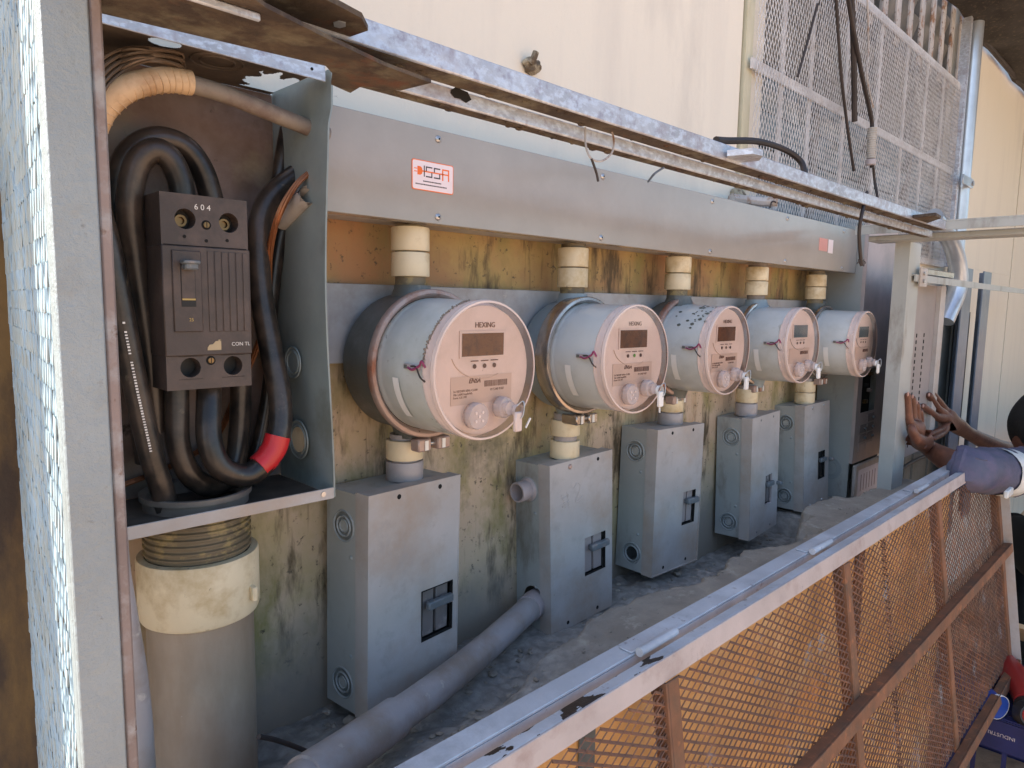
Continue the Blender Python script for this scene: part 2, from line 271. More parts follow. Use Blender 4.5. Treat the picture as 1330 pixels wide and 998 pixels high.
# ---------------------------------------------------------------- object helpers
class G:
    """collects shapes for one mesh"""
    def __init__(s): s.v = []; s.f = []; s.sm = []
    def add(s, vs, fs, smooth=False, xf=None):
        o = len(s.v)
        for p in vs:
            p = Vector(p)
            if xf is not None: p = xf @ p
            s.v.append(p)
        for f in fs: s.f.append([i + o for i in f]); s.sm.append(smooth)
        return s
    def bm(s, bm, smooth=False, xf=None):
        bm.verts.index_update()
        s.add([v.co.copy() for v in bm.verts], [[v.index for v in f.verts] for f in bm.faces], smooth, xf); bm.free(); return s
    def box(s, a, b, bev=0, xf=None, seg=1):
        a = Vector(a); b = Vector(b); lo = Vector(map(min, a, b)); hi = Vector(map(max, a, b))
        bm = bmesh.new(); bmesh.ops.create_cube(bm, size=1)
        for v in bm.verts: v.co = Vector([(lo[i] + hi[i]) / 2 + v.co[i] * (hi[i] - lo[i]) for i in range(3)])
        if bev: bmesh.ops.bevel(bm, geom=bm.edges[:] , offset=min(bev, min(hi - lo) * .45), segments=seg, affect='EDGES', clamp_overlap=True)
        return s.bm(bm, False, xf)
    def bar(s, p, q, wid, thk, up=(0, 0, 1), bev=0):
        p = Vector(p); q = Vector(q); d = (q - p); L = d.length; d.normalize(); u = Vector(up); sd = d.cross(u).normalized(); u = sd.cross(d)
        xf = Matrix((( d.x, sd.x, u.x, p.x), (d.y, sd.y, u.y, p.y), (d.z, sd.z, u.z, p.z), (0, 0, 0, 1)))
        return s.box((0, -wid / 2, -thk / 2), (L, wid / 2, thk / 2), bev, xf)
    def lathe(s, prof, o=(0, 0, 0), ax=(0, 0, 1), n=40, smooth=True, a0=0, a1=2 * math.pi, ref=None):
        ax = Vector(ax).normalized(); r0 = Vector(ref) if ref else (Vector((1, 0, 0)) if abs(ax.x) < .9 else Vector((0, 0, 1)))
        u = (r0 - ax * r0.dot(ax)).normalized(); w_ = ax.cross(u); o = Vector(o); full = abs(a1 - a0 - 2 * math.pi) < 1e-6
        k = n if full else n + 1; vs = []; fs = []
        for r, h in prof:
            for i in range(k):
                a = a0 + (a1 - a0) * i / n
                vs.append(o + ax * h + (u * math.cos(a) + w_ * math.sin(a)) * r)
        for j in range(len(prof) - 1):
            for i in range(n):
                i2 = (i + 1) % k
                fs.append([j * k + i, j * k + i2, (j + 1) * k + i2, (j + 1) * k + i])
        return s.add(vs, fs, smooth)
    def cyl(s, o, ax, r, h, n=24, smooth=True, bev=0):
        b = bev
        pr = [(0, 0), (r - b, 0), (r, b), (r, h - b), (r - b, h), (0, h)] if b else [(0, 0), (r, 0), (r, h), (0, h)]
        pr = [(max(x, 1e-5), y) for x, y in pr]
        s.lathe(pr[:2], o, ax, n, False); s.lathe(pr[1:-1], o, ax, n, smooth); s.lathe(pr[-2:], o, ax, n, False); return s
    def tube(s, pts, r, n=12, sub=6, smooth=True, cap=True):
        pts = [Vector(p) for p in pts]; rs = r if isinstance(r, (list, tuple)) else [r] * len(pts)
        if sub and len(pts) > 2:
            P = [pts[0] * 2 - pts[1]] + pts + [pts[-1] * 2 - pts[-2]]; out = []; ro = []
            for i in range(1, len(P) - 2):
                for k in range(sub):
                    t = k / sub; a, b, c, d = P[i - 1:i + 3]
                    out.append(.5 * ((2 * b) + (c - a) * t + (2 * a - 5 * b + 4 * c - d) * t * t + (3 * b - a - 3 * c + d) * t ** 3)); ro.append(rs[i - 1] * (1 - t) + rs[i] * t)
            out.append(pts[-1]); ro.append(rs[-1]); pts = out; rs = ro
        T = [(pts[min(i + 1, len(pts) - 1)] - pts[max(i - 1, 0)]).normalized() for i in range(len(pts))]
        u = T[0].orthogonal().normalized(); vs = []; fs = []
        for i, p in enumerate(pts):
            u = (u - T[i] * u.dot(T[i])).normalized(); w_ = T[i].cross(u)
            for k in range(n):
                a = 2 * math.pi * k / n; vs.append(p + (u * math.cos(a) + w_ * math.sin(a)) * rs[i])
        for i in range(len(pts) - 1):
            for k in range(n): fs.append([i * n + k, i * n + (k + 1) % n, (i + 1) * n + (k + 1) % n, (i + 1) * n + k])
        s.add(vs, fs, smooth)
        if cap:
            s.add([vs[k] for k in range(n)], [list(range(n))[::-1]]); s.add([vs[-n + k] for k in range(n)], [list(range(n))])
        return s
    def prism(s, poly, o, u, v, nrm, depth):
        """poly in (u,v) extruded along nrm by depth"""
        o = Vector(o); u = Vector(u); v = Vector(v); nrm = Vector(nrm); k = len(poly)
        a = [o + u * x + v * y for x, y in poly]; b = [p + nrm * depth for p in a]
        return s.add(a + b, [list(range(k)), list(range(k, 2 * k))[::-1]] + [[i, i + k, (i + 1) % k + k, (i + 1) % k] for i in range(k)])

def link(name, g, material, parent=None, local=False, fix=True, **props):
    me = bpy.data.meshes.new(name)
    off = Vector((0, 0, 0))
    if parent is not None and not local:
        p = parent
        while p is not None: off += p.location; p = p.parent
    if isinstance(g, bpy.types.Mesh):
        me = g
        if off.length: me.transform(Matrix.Translation(-off))
    else:
        me.from_pydata([v - off for v in g.v], [], g.f)
        me.polygons.foreach_set('use_smooth', g.sm)
        if fix and len(g.f) < 20000:
            bm = bmesh.new(); bm.from_mesh(me); bmesh.ops.recalc_face_normals(bm, faces=bm.faces[:]); bm.to_mesh(me); bm.free()
    if len(me.polygons) < 30000 and len(me.polygons): me.set_sharp_from_angle(angle=math.radians(38))
    me.materials.clear(); me.materials.append(M[material] if isinstance(material, str) else material)
    o = bpy.data.objects.new(name, me); COL.objects.link(o)
    if parent is not None: o.parent = parent
    for k, v in props.items(): o[k] = v
    return o
def thing(name, label, cat, loc, rot=(0, 0, 0), group=None):
    o = bpy.data.objects.new(name, None); COL.objects.link(o); o.location = loc; o.rotation_euler = rot
    o.empty_display_size = .05
    o['label'] = label; o['category'] = cat
    if group: o['group'] = group
    return o
def solo(name, g, material, label, cat, group=None, loc=None, **p):
    c = sum((v for v in g.v), Vector()) / len(g.v) if loc is None else Vector(loc)
    g.v = [v - c for v in g.v]
    o = link(name, g, material, None, **p); o.location = c; o['label'] = label; o['category'] = cat
    if group: o['group'] = group
    return o
def text_mesh(s, size, xf, depth=.0004, align='CENTER', font_shear=0, offset=0):
    cu = bpy.data.curves.new('t', 'FONT'); cu.body = s; cu.size = size; cu.extrude = depth; cu.align_x = align; cu.align_y = 'CENTER'; cu.shear = font_shear; cu.resolution_u = 3; cu.offset = offset
    ob = bpy.data.objects.new('t', cu); COL.objects.link(ob)
    dg = bpy.context.evaluated_depsgraph_get(); me = bpy.data.meshes.new_from_object(ob.evaluated_get(dg))
    bpy.data.objects.remove(ob); bpy.data.curves.remove(cu)
    g = G(); g.add([v.co.copy() for v in me.vertices], [list(p.vertices) for p in me.polygons], False, xf); bpy.data.meshes.remove(me)
    return g
def frame(o, u, v):
    u = Vector(u).normalized(); v = Vector(v).normalized(); n = u.cross(v); o = Vector(o)
    return Matrix(((u.x, v.x, n.x, o.x), (u.y, v.y, n.y, o.y), (u.z, v.z, n.z, o.z), (0, 0, 0, 1)))
def join(*gs):
    r = G()
    for g in gs:
        o = len(r.v); r.v += g.v; r.f += [[i + o for i in f] for f in g.f]; r.sm += g.sm
    return r
def expanded(o, u, v, W, H, lw, sw, wid, thk, tilt=.6, jitter=0, skip=None):
    """expanded metal: diamonds lw long along u, sw high along v, in the rectangle W x H"""
    g = G(); o = Vector(o); u = Vector(u).normalized(); v = Vector(v).normalized(); nrm = u.cross(v)
    ni = int(W / lw) + 1; nj = int(H / (sw / 2)) + 1
    def pt(i, j):     # node grid: i in half lw, j in half sw
        return i * lw / 2, j * sw / 2
    vs = []; fs = []
    for j in range(nj):
        for i in range(2 * ni):
            if (i + j) % 2: continue
            for di in (-1, 1):
                x0, y0 = pt(i, j); x1, y1 = pt(i + di, j + 1)
                if min(x0, x1) < -1e-6 or max(x0, x1) > W + 1e-6 or y1 > H + 1e-6: continue
                if skip and skip((x0 + x1) / 2, (y0 + y1) / 2): continue
                dx, dy = x1 - x0, y1 - y0; L = math.hypot(dx, dy); px, py = -dy / L, dx / L
                jz = random.uniform(-jitter, jitter)
                A = o + u * x0 + v * y0 + nrm * jz; B = o + u * x1 + v * y1 + nrm * jz
                side = (u * px + v * py) * math.cos(tilt) + nrm * math.sin(tilt) * (1 if di > 0 else -1) * (1 if px * 1 + py * 1 > 0 else -1)
                tn = side.cross((B - A).normalized())
                a = side * wid / 2; b = tn * thk / 2; k = len(vs)
                vs += [A - a - b, A + a - b, A + a + b, A - a + b, B - a - b, B + a - b, B + a + b, B - a + b]
                fs += [[k, k + 1, k + 5, k + 4], [k + 1, k + 2, k + 6, k + 5], [k + 2, k + 3, k + 7, k + 6], [k + 3, k, k + 4, k + 7]]
    g.v = vs; g.f = fs; g.sm = [False] * len(fs); return g
def angle(g, p, q, leg1, d1, leg2, d2, t=.004):
    """L profile from p to q; legs of length leg1 along d1 and leg2 along d2"""
    p = Vector(p); q = Vector(q); d1 = Vector(d1).normalized(); d2 = Vector(d2).normalized()
    prof = [(0, 0), (leg1, 0), (leg1, t), (t, t), (t, leg2), (0, leg2)]
    a = [p + d1 * x + d2 * y for x, y in prof]; b = [v + (q - p) for v in a]; k = 6
    g.add(a + b, [[0, 1, 2, 3], [0, 3, 4, 5], [6, 9, 8, 7], [6, 11, 10, 9]] + [[i, i + k, (i + 1) % k + k, (i + 1) % k] for i in range(k)])
    return g

X = Vector((1, 0, 0)); Y = Vector((0, 1, 0)); Z = Vector((0, 0, 1))
# ================================================================ SETTING
g = G(); g.add([(-60, -60, 0), (60, -60, 0), (60, 60, 0), (-60, 60, 0)], [[0, 1, 2, 3]])
link('ground', g, 'ground_soil', kind='structure')

# building wall: solid, with a window opening on the right
WX0, WX1, WZ0, WZ1 = 1.80, 3.60, 1.72, 3.30
def slab(g, x0, x1, z0, z1, y0=.90, y1=1.12): g.box((x0, y0, z0), (x1, y1, z1))
wall = thing('building_wall', 'cream painted building wall behind the meters, stained olive and brown between the steel boxes', 'wall', (1.5, .9, 0))
g = G(); slab(g, -0.47, 1.682, 0, 4.6); slab(g, 1.6825, 1.7285, 0, 1.715); link('wall_panel', g, 'plaster_wall', wall)
g = G(); g.box((1.683, .905, 1.716), (1.690, 1.1, 4.6)); link('panel_joint', g, 'joint_green', wall)
g = G(); g.box((1.691, .893, 1.716), (1.728, 1.1, 4.6)); link('joint_trim', g, 'trim_yellow', wall, label='pale yellow strip beside the dark joint of the wall')
g = G(); slab(g, 1.729, 5.10, 0, WZ0); slab(g, 1.729, WX0, WZ0 + .0005, WZ1); slab(g, WX1, 5.10, WZ0 + .0005, WZ1); slab(g, 1.729, 5.10, WZ1 + .0005, 4.6); link('wall_panel', g, 'plaster_wall', wall)
g = G(); g.box((5.101, .908, 0), (5.125, 1.1, 4.6)); link('panel_joint', g, 'louvre_grey', wall, label='cracked sealant joint in the wall on the right')
g = G(); slab(g, 5.126, 16, 0, 4.6); link('wall_panel', g, 'plaster_wall', wall)
# inside of the opening
g = G(); g.box((WX0 - .02, 1.13, WZ0 - .02), (WX1 + .02, 1.16, WZ1 + .02)); link('window_backing', g, 'dark_room', wall)

win = thing('louvre_window', 'dull jalousie window of grey boards and bluish panes behind the expanded metal screen', 'window', (2.7, .95, 1.75))
g = G()
for x in (WX0, 2.22, 2.70, 3.15, WX1 - .04): g.box((x, .93, WZ0), (x + .04, .97, WZ1))
for z in (WZ0, 2.14, WZ1 - .04): g.box((WX0 + .041, .935, z), (WX1 - .041, .965, z + .035))
link('window_frame', g, 'louvre_grey', win)
for bx0, bx1 in ((WX0 + .045, 2.215), (2.265, 2.695), (2.745, 3.145), (3.195, WX1 - .045)):
    z = WZ0 + .045
    while z < 2.10:
        g = G(); g.bar((bx0, .95, z + .04), (bx1, .95, z + .04), .010, .085, up=(0, -.35, 1)); link('pane', g, 'glass_dull', win); z += .1
    z = 2.2
    while z < WZ1 - .1:
        g = G(); g.bar((bx0, .95, z + .05), (bx1, .95, z + .05), .012, .105, up=(0, -.35, 1)); link('slat', g, 'louvre_grey', win); z += .115

# window screen of expanded metal, proud of the wall
scr = thing('window_screen', 'grey rust-flecked expanded metal screen bolted over the window at upper right', 'screen', (2.7, .87, 1.75))
SX0, SX1, SZ0, SZ1 = 1.70, 3.58, 1.70, 2.49
g = expanded((SX1, .872, SZ0), -X, Z, SX1 - SX0, SZ1 - SZ0, .0165, .034, .0024, .0008, 0.0, .0004)
link('mesh_panel', g, 'screen_mesh', scr, fix=False, kind='stuff')
for z in (SZ0 + .01, 2.115, SZ1 - .012):
    g = G(); g.box((SX0, .878, z - .013), (SX1, .884, z + .013)); link('crossbar', g, 'screen_mesh', scr)
for x in (1.885, 2.07, 2.33, 2.62, 2.9, 3.15, 3.38):
    g = G(); g.box((x - .011, .885, SZ0), (x + .011, .890, SZ1)); link('upright', g, 'screen_mesh', scr)
g = G(); g.box((SX1 + .001, .855, SZ0), (SX1 + .03, .9, SZ1 + .3), .002); link('side_angle', g, 'galvanised', scr)
bars = thing('window_bars', 'row of rust-streaked flat steel bars above the window screen', 'window bars', (3, .88, 2.5))
x = 1.95
while x < 3.6:
    g = G(); g.box((x, .890, 2.44), (x + .045, .898, 3.28), .001); link('bar', g, 'rusty_bar', bars); x += .135

# galvanised riser with strap
pp = thing('riser_pipe', 'shiny galvanised vertical pipe strapped to the wall right of the window screen', 'pipe', (3.66, .86, 1.6))
g = G(); g.cyl((3.665, .855, 1.0), Z, .030, 3.4, 24); link('pipe', g, 'galvanised_smooth', pp)
g = G(); g.lathe([(.0315, -.022), (.034, -.022), (.034, .022), (.0315, .022)], (3.665, .855, 2.07), Z, 24); g.box((3.52, .820, 2.05), (3.70, .825, 2.09), .002); link('strap', g, 'galvanised_smooth', pp)
g = G(); g.cyl((3.68, .819, 2.07), -Y, .012, .005, 6, False); link('bolt', g, 'steel_screw', pp)

# dark shade net awning upper right
aw = thing('shade_awning', 'dark netting awning sagging over the wall at the upper right', 'awning', (6, .5, 2.8))
def aw_sheet(thk=.01):
    g = G(); nx, ny = 40, 12; vs = []
    for j in range(ny + 1):
        for i in range(nx + 1):
            a = i / nx; b = j / ny
            vs.append((3.3 + a * 7.4, .885 - b * 3.6, 2.75 + b * .5 - .04 * math.sin(a * 23) * b + .02 * math.sin(a * 61 + b * 5) - .015 * math.sin(b * 17)))
    fs = [[j * (nx + 1) + i, j * (nx + 1) + i + 1, (j + 1) * (nx + 1) + i + 1, (j + 1) * (nx + 1) + i] for j in range(ny) for i in range(nx)]
    return g.add(vs, fs, True)
link('net_sheet', aw_sheet(), 'shade_net', aw)
g = G(); g.tube([(3.75, .87, 2.745), (10.7, .87, 2.745)], .012, 8, 0); link('edge_rod', g, 'dark_wire', aw)

# ---- unseen shed across the yard, added and shaped for reflections and bounce light
sh = thing('reflection_shed', 'white lap-sided shed across the yard, out of view, added for its reflections', 'shed', (7.5, -2.6, 0))
g = G(); g.box((7.02, -5.0, 1.3), (9, -.72, 2.15)); link('wall', g, 'siding_white', sh)
g = G(); g.box((7.01, -5.0, 0), (9, -.72, 1.299)); link('base_wall', g, 'sheet_grey', sh)
g = G(); g.box((6.9, -5.1, 2.151), (9.1, -.65, 2.25)); link('roof', g, 'sheet_grey', sh)
for k in range(4):
    g = G(); g.bar((7.0, -4.98, 1.41 + k * .2), (7.0, -.73, 1.41 + k * .2), .012, .19, up=(-.08, 0, 1)); link('siding_board', g, 'siding_white', sh)

# ---- plinth and ledge
pl = thing('plinth', 'orange painted masonry plinth under the ledge, seen through the hanging mesh door', 'plinth', (1.2, .5, 0))
g = G(); g.box((.13, .508, 0), (2.32, .898, .83)); g.box((.13, .503, 0), (2.32, .5078, .984)); link('plinth_body', g, 'plinth_paint', pl)
for x, w_ in ((.62, .03), (1.55, .05)):
    g = G(); g.box((x, .497, 0), (x + w_, .5028, .98), .002); link('render_seam', g, 'rusty_door' if x > 1 else 'sheet_grey', pl)
def hash2(a, b): return math.sin(a * 12.9898 + b * 78.233) * 43758.5453 % 1
def vnoise(x, y):
    ix, iy = math.floor(x), math.floor(y); fx, fy = x - ix, y - iy; fx = fx * fx * (3 - 2 * fx); fy = fy * fy * (3 - 2 * fy)
    a, b, c, d = hash2(ix, iy), hash2(ix + 1, iy), hash2(ix, iy + 1), hash2(ix + 1, iy + 1)
    return (a * (1 - fx) + b * fx) * (1 - fy) + (c * (1 - fx) + d * fx) * fy
def ledge_z(x, y):
    edge = .648 + .035 * math.sin(x * 2.1 + .4) + .05 * (vnoise(x * 6, 3) - .5) + .022 * (vnoise(x * 25, 9) - .5) + .010 * (vnoise(x * 70, 2) - .5) + (.05 if x > 1.62 else 0)
    if 1.72 < x < 1.95: edge += .03
    t = (edge - y) / (.010 + .5 * min(.12, max(0, .72 - x))); t = max(0, min(1, .5 + t * .5)); t = t * t * (3 - 2 * t)
    lo = .880 + .012 * vnoise(x * 9, y * 9) + .008 * vnoise(x * 30, y * 30) + .006 * vnoise(x * 90, y * 90)
    if 1.42 < x < 1.95 and y > .72: lo -= .05
    hi = .988 + .002 * vnoise(x * 8, y * 8) + .0012 * vnoise(x * 60, y * 60)
    q_ = max(0, min(1, (x - .55) / .45)); hi -= .055 * (1 - q_ * q_ * (3 - 2 * q_))
    return lo * (1 - t) + hi * t
g = G(); nx, ny = 420, 80; vs = []
for j in range(ny + 1):
    for i in range(nx + 1):
        x_ = .13 + 2.19 * i / nx; y_ = .509 + .39 * j / ny; vs.append((x_, y_, ledge_z(x_, y_)))
g.add(vs, [[j * (nx + 1) + i, j * (nx + 1) + i + 1, (j + 1) * (nx + 1) + i + 1, (j + 1) * (nx + 1) + i] for j in range(ny) for i in range(nx)], True)
k = len(g.v)
g.add([vs[i] for i in range(nx + 1)] + [(vs[i][0], vs[i][1], .831) for i in range(nx + 1)], [[i, i + 1, nx + 2 + i, nx + 1 + i] for i in range(nx)])
g.add([vs[j * (nx + 1) + nx] for j in range(ny + 1)] + [(2.32, vs[j * (nx + 1)][1], .831) for j in range(ny + 1)], [[i, i + 1, ny + 2 + i, ny + 1 + i] for i in range(ny)])
solo('concrete_ledge', g, 'ledge_concrete', 'rough broken concrete ledge between the boxes and the painted sill rail', 'ledge', fix=False)
for k, (px, py, r_) in enumerate(((505, 880, .008), (380, 915, .012), (400, 895, .007), (455, 935, .009), (640, 875, .008), (880, 745, .01), (425, 925, .006), (352, 930, .008))):
    bm = bmesh.new(); bmesh.ops.create_icosphere(bm, subdivisions=2, radius=r_)
    for v in bm.verts: v.co *= 1 + .5 * (hash2(v.co.x * 90 + k, v.co.y * 70) - .5); v.co.z *= .6
    p = at(px, py, .78); zz = ledge_z(p.x, p.y); t_ = (1.5 - zz - .003) / (1.5 - p.z); q = Vector((p.x * t_, p.y * t_, zz + .003))
    g = G(); g.bm(bm, False)
    for v in g.v: v += q
    solo('rubble', g, 'concrete', ['small grey chip of mortar lying below the first box', 'largest mortar crumb beside the big cream pipe', 'crumb of concrete near the foot of the first box', 'chip of mortar at the lower corner of the first box', 'mortar crumb beside the sweeping grey conduit', 'grey chip lying under the third box', 'tiny chip between the cream pipe and the first box', 'crumb lying against the cream pipe'][k], 'rubble', group='mortar crumbs on the ledge')

# ================================================================ CAGE (one welded frame, with its hanging door)
cage = thing('meter_cage', 'welded steel cage frame around the meters with rusty drop-down mesh door hanging open', 'cage', (.12, .5, .98))
# left corner post : front flange + left leg + inner return
g = G(); g.box((.1005, .500, .3), (.1265, .505, 2.2), .001); link('post_flange', g, 'white_post_paint', cage)
g = G(); g.box((.1005, .5055, .3), (.1035, .5155, 2.2), .001); link('post_leg', g, 'white_post_paint', cage)
g = G(); g.box((.1270, .502, .3), (.1345, .520, 2.2), .0015); link('post_return', g, 'rusty_post', cage, label='brownish rusted inner edge of the white post')
# side mesh from the post back to the wall
g = expanded((.1025, .5155, .35), (0.09, 1, 0), Z, .382, 1.8, .0145, .034, .0034, .0009, .1, .0006)
link('side_mesh', g, 'mesh_sky_tint', cage, fix=False, kind='stuff')
for z in (.6, 1.95):
    g = G(); g.box((.118, .534, z), (.122, .895, z + .025)); link('side_rail', g, 'mesh_sky_tint', cage)
# top rails: two parallel angles with rusted undersides
def rail(p, q, leg, under, face_m, und_m):
    g = G(); g.box(Vector(p) - Z * leg, Vector(q) + Y * .004, .0012); a = link('rail_face', g, face_m, cage)
    g = G(); g.box(Vector(p) + Y * .0045 - Z * leg, Vector(q) + Y * under - Z * (leg - .004), .001); link('rail_flange', g, und_m, cage)
rail((.136, .500, 1.7265), (2.02, .500, 1.7265), .0215, .030, 'galvanised', 'rust_under')
rail((.345, .531, 1.7045), (2.03, .531, 1.7045), .0155, .020, 'galvanised', 'rust_under')
# weld beads / scale lumps along undersides
g = G(); random.seed(3)
for k in range(150):
    x = random.uniform(.35, 1.95); bm = bmesh.new(); bmesh.ops.create_icosphere(bm, subdivisions=1, radius=random.uniform(.0012, .0034))
    yy, zz = random.choice(((random.uniform(.505, .528), 1.7045), (random.uniform(.536, .55), 1.6885)))
    g.bm(bm, True, Matrix.Translation((x, yy, zz)) @ Matrix.Diagonal((2.2, 1.2, .8, 1)))
link('rust_scale', g, 'rust_under', cage, kind='stuff')
# gusset plate with hole, upper left, and the plate under it
def plate_poly(pts, y, depth, hole=None):
    g = G(); P = [at(px, py, y) for px, py in pts]; poly = [(p.x, p.z) for p in P]
    return g.prism(poly, (0, y, 0), X, Z, Y, depth)
zg = 1.7315
def flat(pts, z, t=.004):
    poly = []
    for px, py in pts:
        p = at(px, py, .5); k_ = (z - 1.5) / (p.z - 1.5); poly.append((p.x * k_, p.y * k_))
    return G().prism(poly, (0, 0, z), X, Y, Z, t)
g = flat([(386, -30), (300, -20), (330, 6), (420, 46), (455, 48), (478, 40), (470, 24), (440, 8), (400, -12)], 1.708)
link('gusset_plate', g, 'rust_under', cage)
g = flat([(433, 30), (440, 28), (449, 30), (449, 35), (441, 37), (434, 35)], 1.7072, .0006); link('bolt_hole', g, 'galvanised_smooth', cage)
g = flat([(120, -30), (300, -24), (345, 10), (420, 48), (500, 86), (560, 108), (520, 118), (470, 112), (455, 121), (430, 110), (432, 96), (423, 86), (270, 50), (133, 18), (120, 14)], 1.684, .003)
link('gusset_plate', g, 'rust_under', cage, label='ragged rusted plate under the upper rails beside the cabinet')
for x0_, x1_ in ((.135, .212),):
    g = G(); g.box((x0_, .449, 1.6785), (x1_, .452, 1.6838), .001); link('stiffener', g, 'galvanised', cage)
# rust hole on second rail
g = G(); P = [at(px, py, .5305) for px, py in ((586, 117), (592, 113), (600, 117), (607, 120), (612, 130), (605, 134), (598, 129), (590, 127), (585, 121))]
g.prism([(p.x, p.z) for p in P], (0, .5300, 0), X, Z, Y, .0004); link('rust_hole', g, 'black_hole', cage)
# sill rail (inner angle)
g = G(); g.box((.13, .490, 1.050), (2.30, .519, 1.054), .001); link('sill_top', g, 'rail_paint', cage)
g = G(); g.box((.13, .490, .985), (2.30, .4935, 1.0497)); link('sill_web', g, 'rail_paint', cage)
# right-hand post (angle) and end bars
g = G(); angle(g, (2.136, .610, .985), (2.136, .610, 1.69), .10, X, .038, Y, .005); link('end_post', g, 'grey_paint', cage, label='grey folded end post at the right of the meters')
g = G(); g.box((2.03, .05, 1.727), (2.075, .72, 1.731)); g.box((2.03, .05, 1.706), (2.034, .72, 1.7265)); link('end_bar', g, 'grey_paint', cage)
g = G(); g.box((2.076, .10, 1.690), (2.16, .70, 1.7055), .002); link('end_bar', g, 'grey_paint', cage)
g = G(); g.box((2.17, .600, 1.583), (5.0, .604, 1.603)); g.box((2.17, .6045, 1.599), (5.0, .625, 1.603)); link('middle_bar', g, 'grey_paint', cage)
g = G(); g.box((2.20, .596, 1.570), (2.265, .5995, 1.622)); link('bracket', g, 'grey_paint_dusty', cage)
for z in (1.585, 1.607):
    g = G(); g.cyl((2.23, .5958, z), -Y, .006, .004, 6, False); link('bolt', g, 'steel_screw', cage)
g = G(); g.box((2.24, .612, 1.607), (2.62, .66, 1.626), .002); link('bright_channel', g, 'ring_steel', cage)
# hinges between sill and door
for k, x in enumerate((.755, 1.30, 1.93)):
    g = G(); g.box((x - .045, .4905, 1.0545), (x + .045, .512, 1.0565), .001); link('hinge_leaf', g, 'rail_paint', cage)
    g = G(); g.cyl((x - .04, .4825, 1.0580), X, .0060, .085, 12); link('hinge_pin', g, 'rail_paint', cage)
# ---- the drop-down door, hanging 8 degrees out
A8 = math.radians(8)
door = bpy.data.objects.new('door', None); COL.objects.link(door); door.parent = cage; door.location = Vector((.13, .4755, 1.052)) - cage.location; door.rotation_euler = (-A8, 0, 0)
door['label'] = 'rusty expanded metal door hanging down from the sill rail'
DW = 2.495
def dl(name, g, m, **p): return link(name, g, m, door, local=True, **p)
g = G(); g.box((0, -.0185, -.0035), (DW - .02, -.0005, 0), .001); dl('top_flange', g, 'chipped_rail_paint')
g = G(); g.box((0, -.0218, -.030), (DW - .02, -.0187, 0.0002), .001); dl('top_face', g, 'rail_face')
for k, x in enumerate((-.02, .595, 1.195, 1.82, DW - .03)):
    g = G(); xx = x; g.box((xx, -.024, -.665), (xx + .004, -.002, -.0305)); g.box((xx + .0045, -.0245, -.665), (xx + .030, -.0205, -.0305), .001); dl('mullion', g, 'rusty_door')
g = G(); g.box((0, -.0480, -.314), (DW, -.0445, -.2865), .001); g.box((0, -.0443, -.2895), (DW, -.0250, -.2865), .001); dl('crossbar', g, 'rusty_door')
g = G(); g.box((0, -.0480, -.686), (DW, -.0445, -.658), .001); g.box((0, -.0443, -.6615), (DW, -.0250, -.6580), .001); dl('crossbar', g, 'rusty_door')
g = G(); g.box((DW + .0005, -.048, -.69), (DW + .004, -.001, -.004)); dl('end_edge', g, 'grey_paint_dusty')
random.seed(5)
g = expanded((0, -.019, -.66), X, Z, DW - .03, .63, .0275, .0142, .0037, .0014, .7, .0005); dl('mesh_panel', g, 'rusty_mesh', fix=False, kind='stuff')
for x0 in (.575, 1.42):
    g = expanded((x0, -.0165, -.66), X, Z, .03, .63, .0275, .0142, .0040, .0016, .4, .001); dl('mesh_overlap', g, 'rusty_mesh', fix=False, kind='stuff')
# ================================================================ MAIN BREAKER CABINET
cab = thing('breaker_cabinet', 'open grey steel cabinet at the left with stained inside and knockouts in its side', 'cabinet', (.28, .9, 1.26))
CX0, CX1, CY0, CY1, CZ0, CZ1 = .145, .4335, .750, .896, 1.262, 1.767
g = G(); g.box((CX0, CY1 - .003, CZ0), (CX1, CY1, CZ1)); link('back_panel', g, 'cabinet_inside', cab)
g = G(); g.box((CX0, CY0 + .003, CZ0 - .003), (CX1 - .0025, CY1 - .0035, CZ0)); link('floor_panel', g, 'cabinet_ceiling', cab)
# ceiling with a torn rust opening at the back right and a knocked-out hole
g = G(); nx, ny = 230, 120; vs = []; fs = []
for j in range(ny + 1):
    for i in range(nx + 1): vs.append((CX0 + (CX1 - .003 - CX0) * i / nx, CY0 + .003 + (CY1 - .0035 - CY0 - .003) * j / ny, CZ1))
def torn(x, y):
    d1 = math.hypot((x - .272) / .016, (y - .800) / .012) < 1
    d2 = (x > .372 + .02 * vnoise(x * 70, y * 70) + .006 * vnoise(x * 400, y * 400)) and (y > .792 + .03 * vnoise(x * 90, y * 60) + .006 * vnoise(x * 420, y * 300)) and y < .88
    return d1 or d2
for j in range(ny):
    for i in range(nx):
        a = vs[j * (nx + 1) + i]
        if torn(a[0] + .0006, a[1] + .0006): continue
        fs.append([j * (nx + 1) + i, j * (nx + 1) + i + 1, (j + 1) * (nx + 1) + i + 1, (j + 1) * (nx + 1) + i])
g.add(vs, fs); link('ceiling_panel', g, 'cabinet_ceiling', cab, label='cabinet ceiling rusted through at the back corner')
g = G()   # right side, slightly bowed front edge
n_ = 24; vs = []
for i in range(n_ + 1):
    t = i / n_; z = CZ0 - .003 + (CZ1 - CZ0 + .006) * t; bow = -.008 * math.sin(t * math.pi) ** 2 + (.004 if t > .9 else 0)
    for y, o in ((CY0, bow), (CY0 + .05, bow * .6), (CY1 - .0035, 0)): vs.append((CX1 + o, y, z))
fs = [[i * 3 + k, i * 3 + k + 1, (i + 1) * 3 + k + 1, (i + 1) * 3 + k] for i in range(n_) for k in (0, 1)]
vs2 = [(x + .0022, y, z) for x, y, z in vs]; m_ = len(vs)
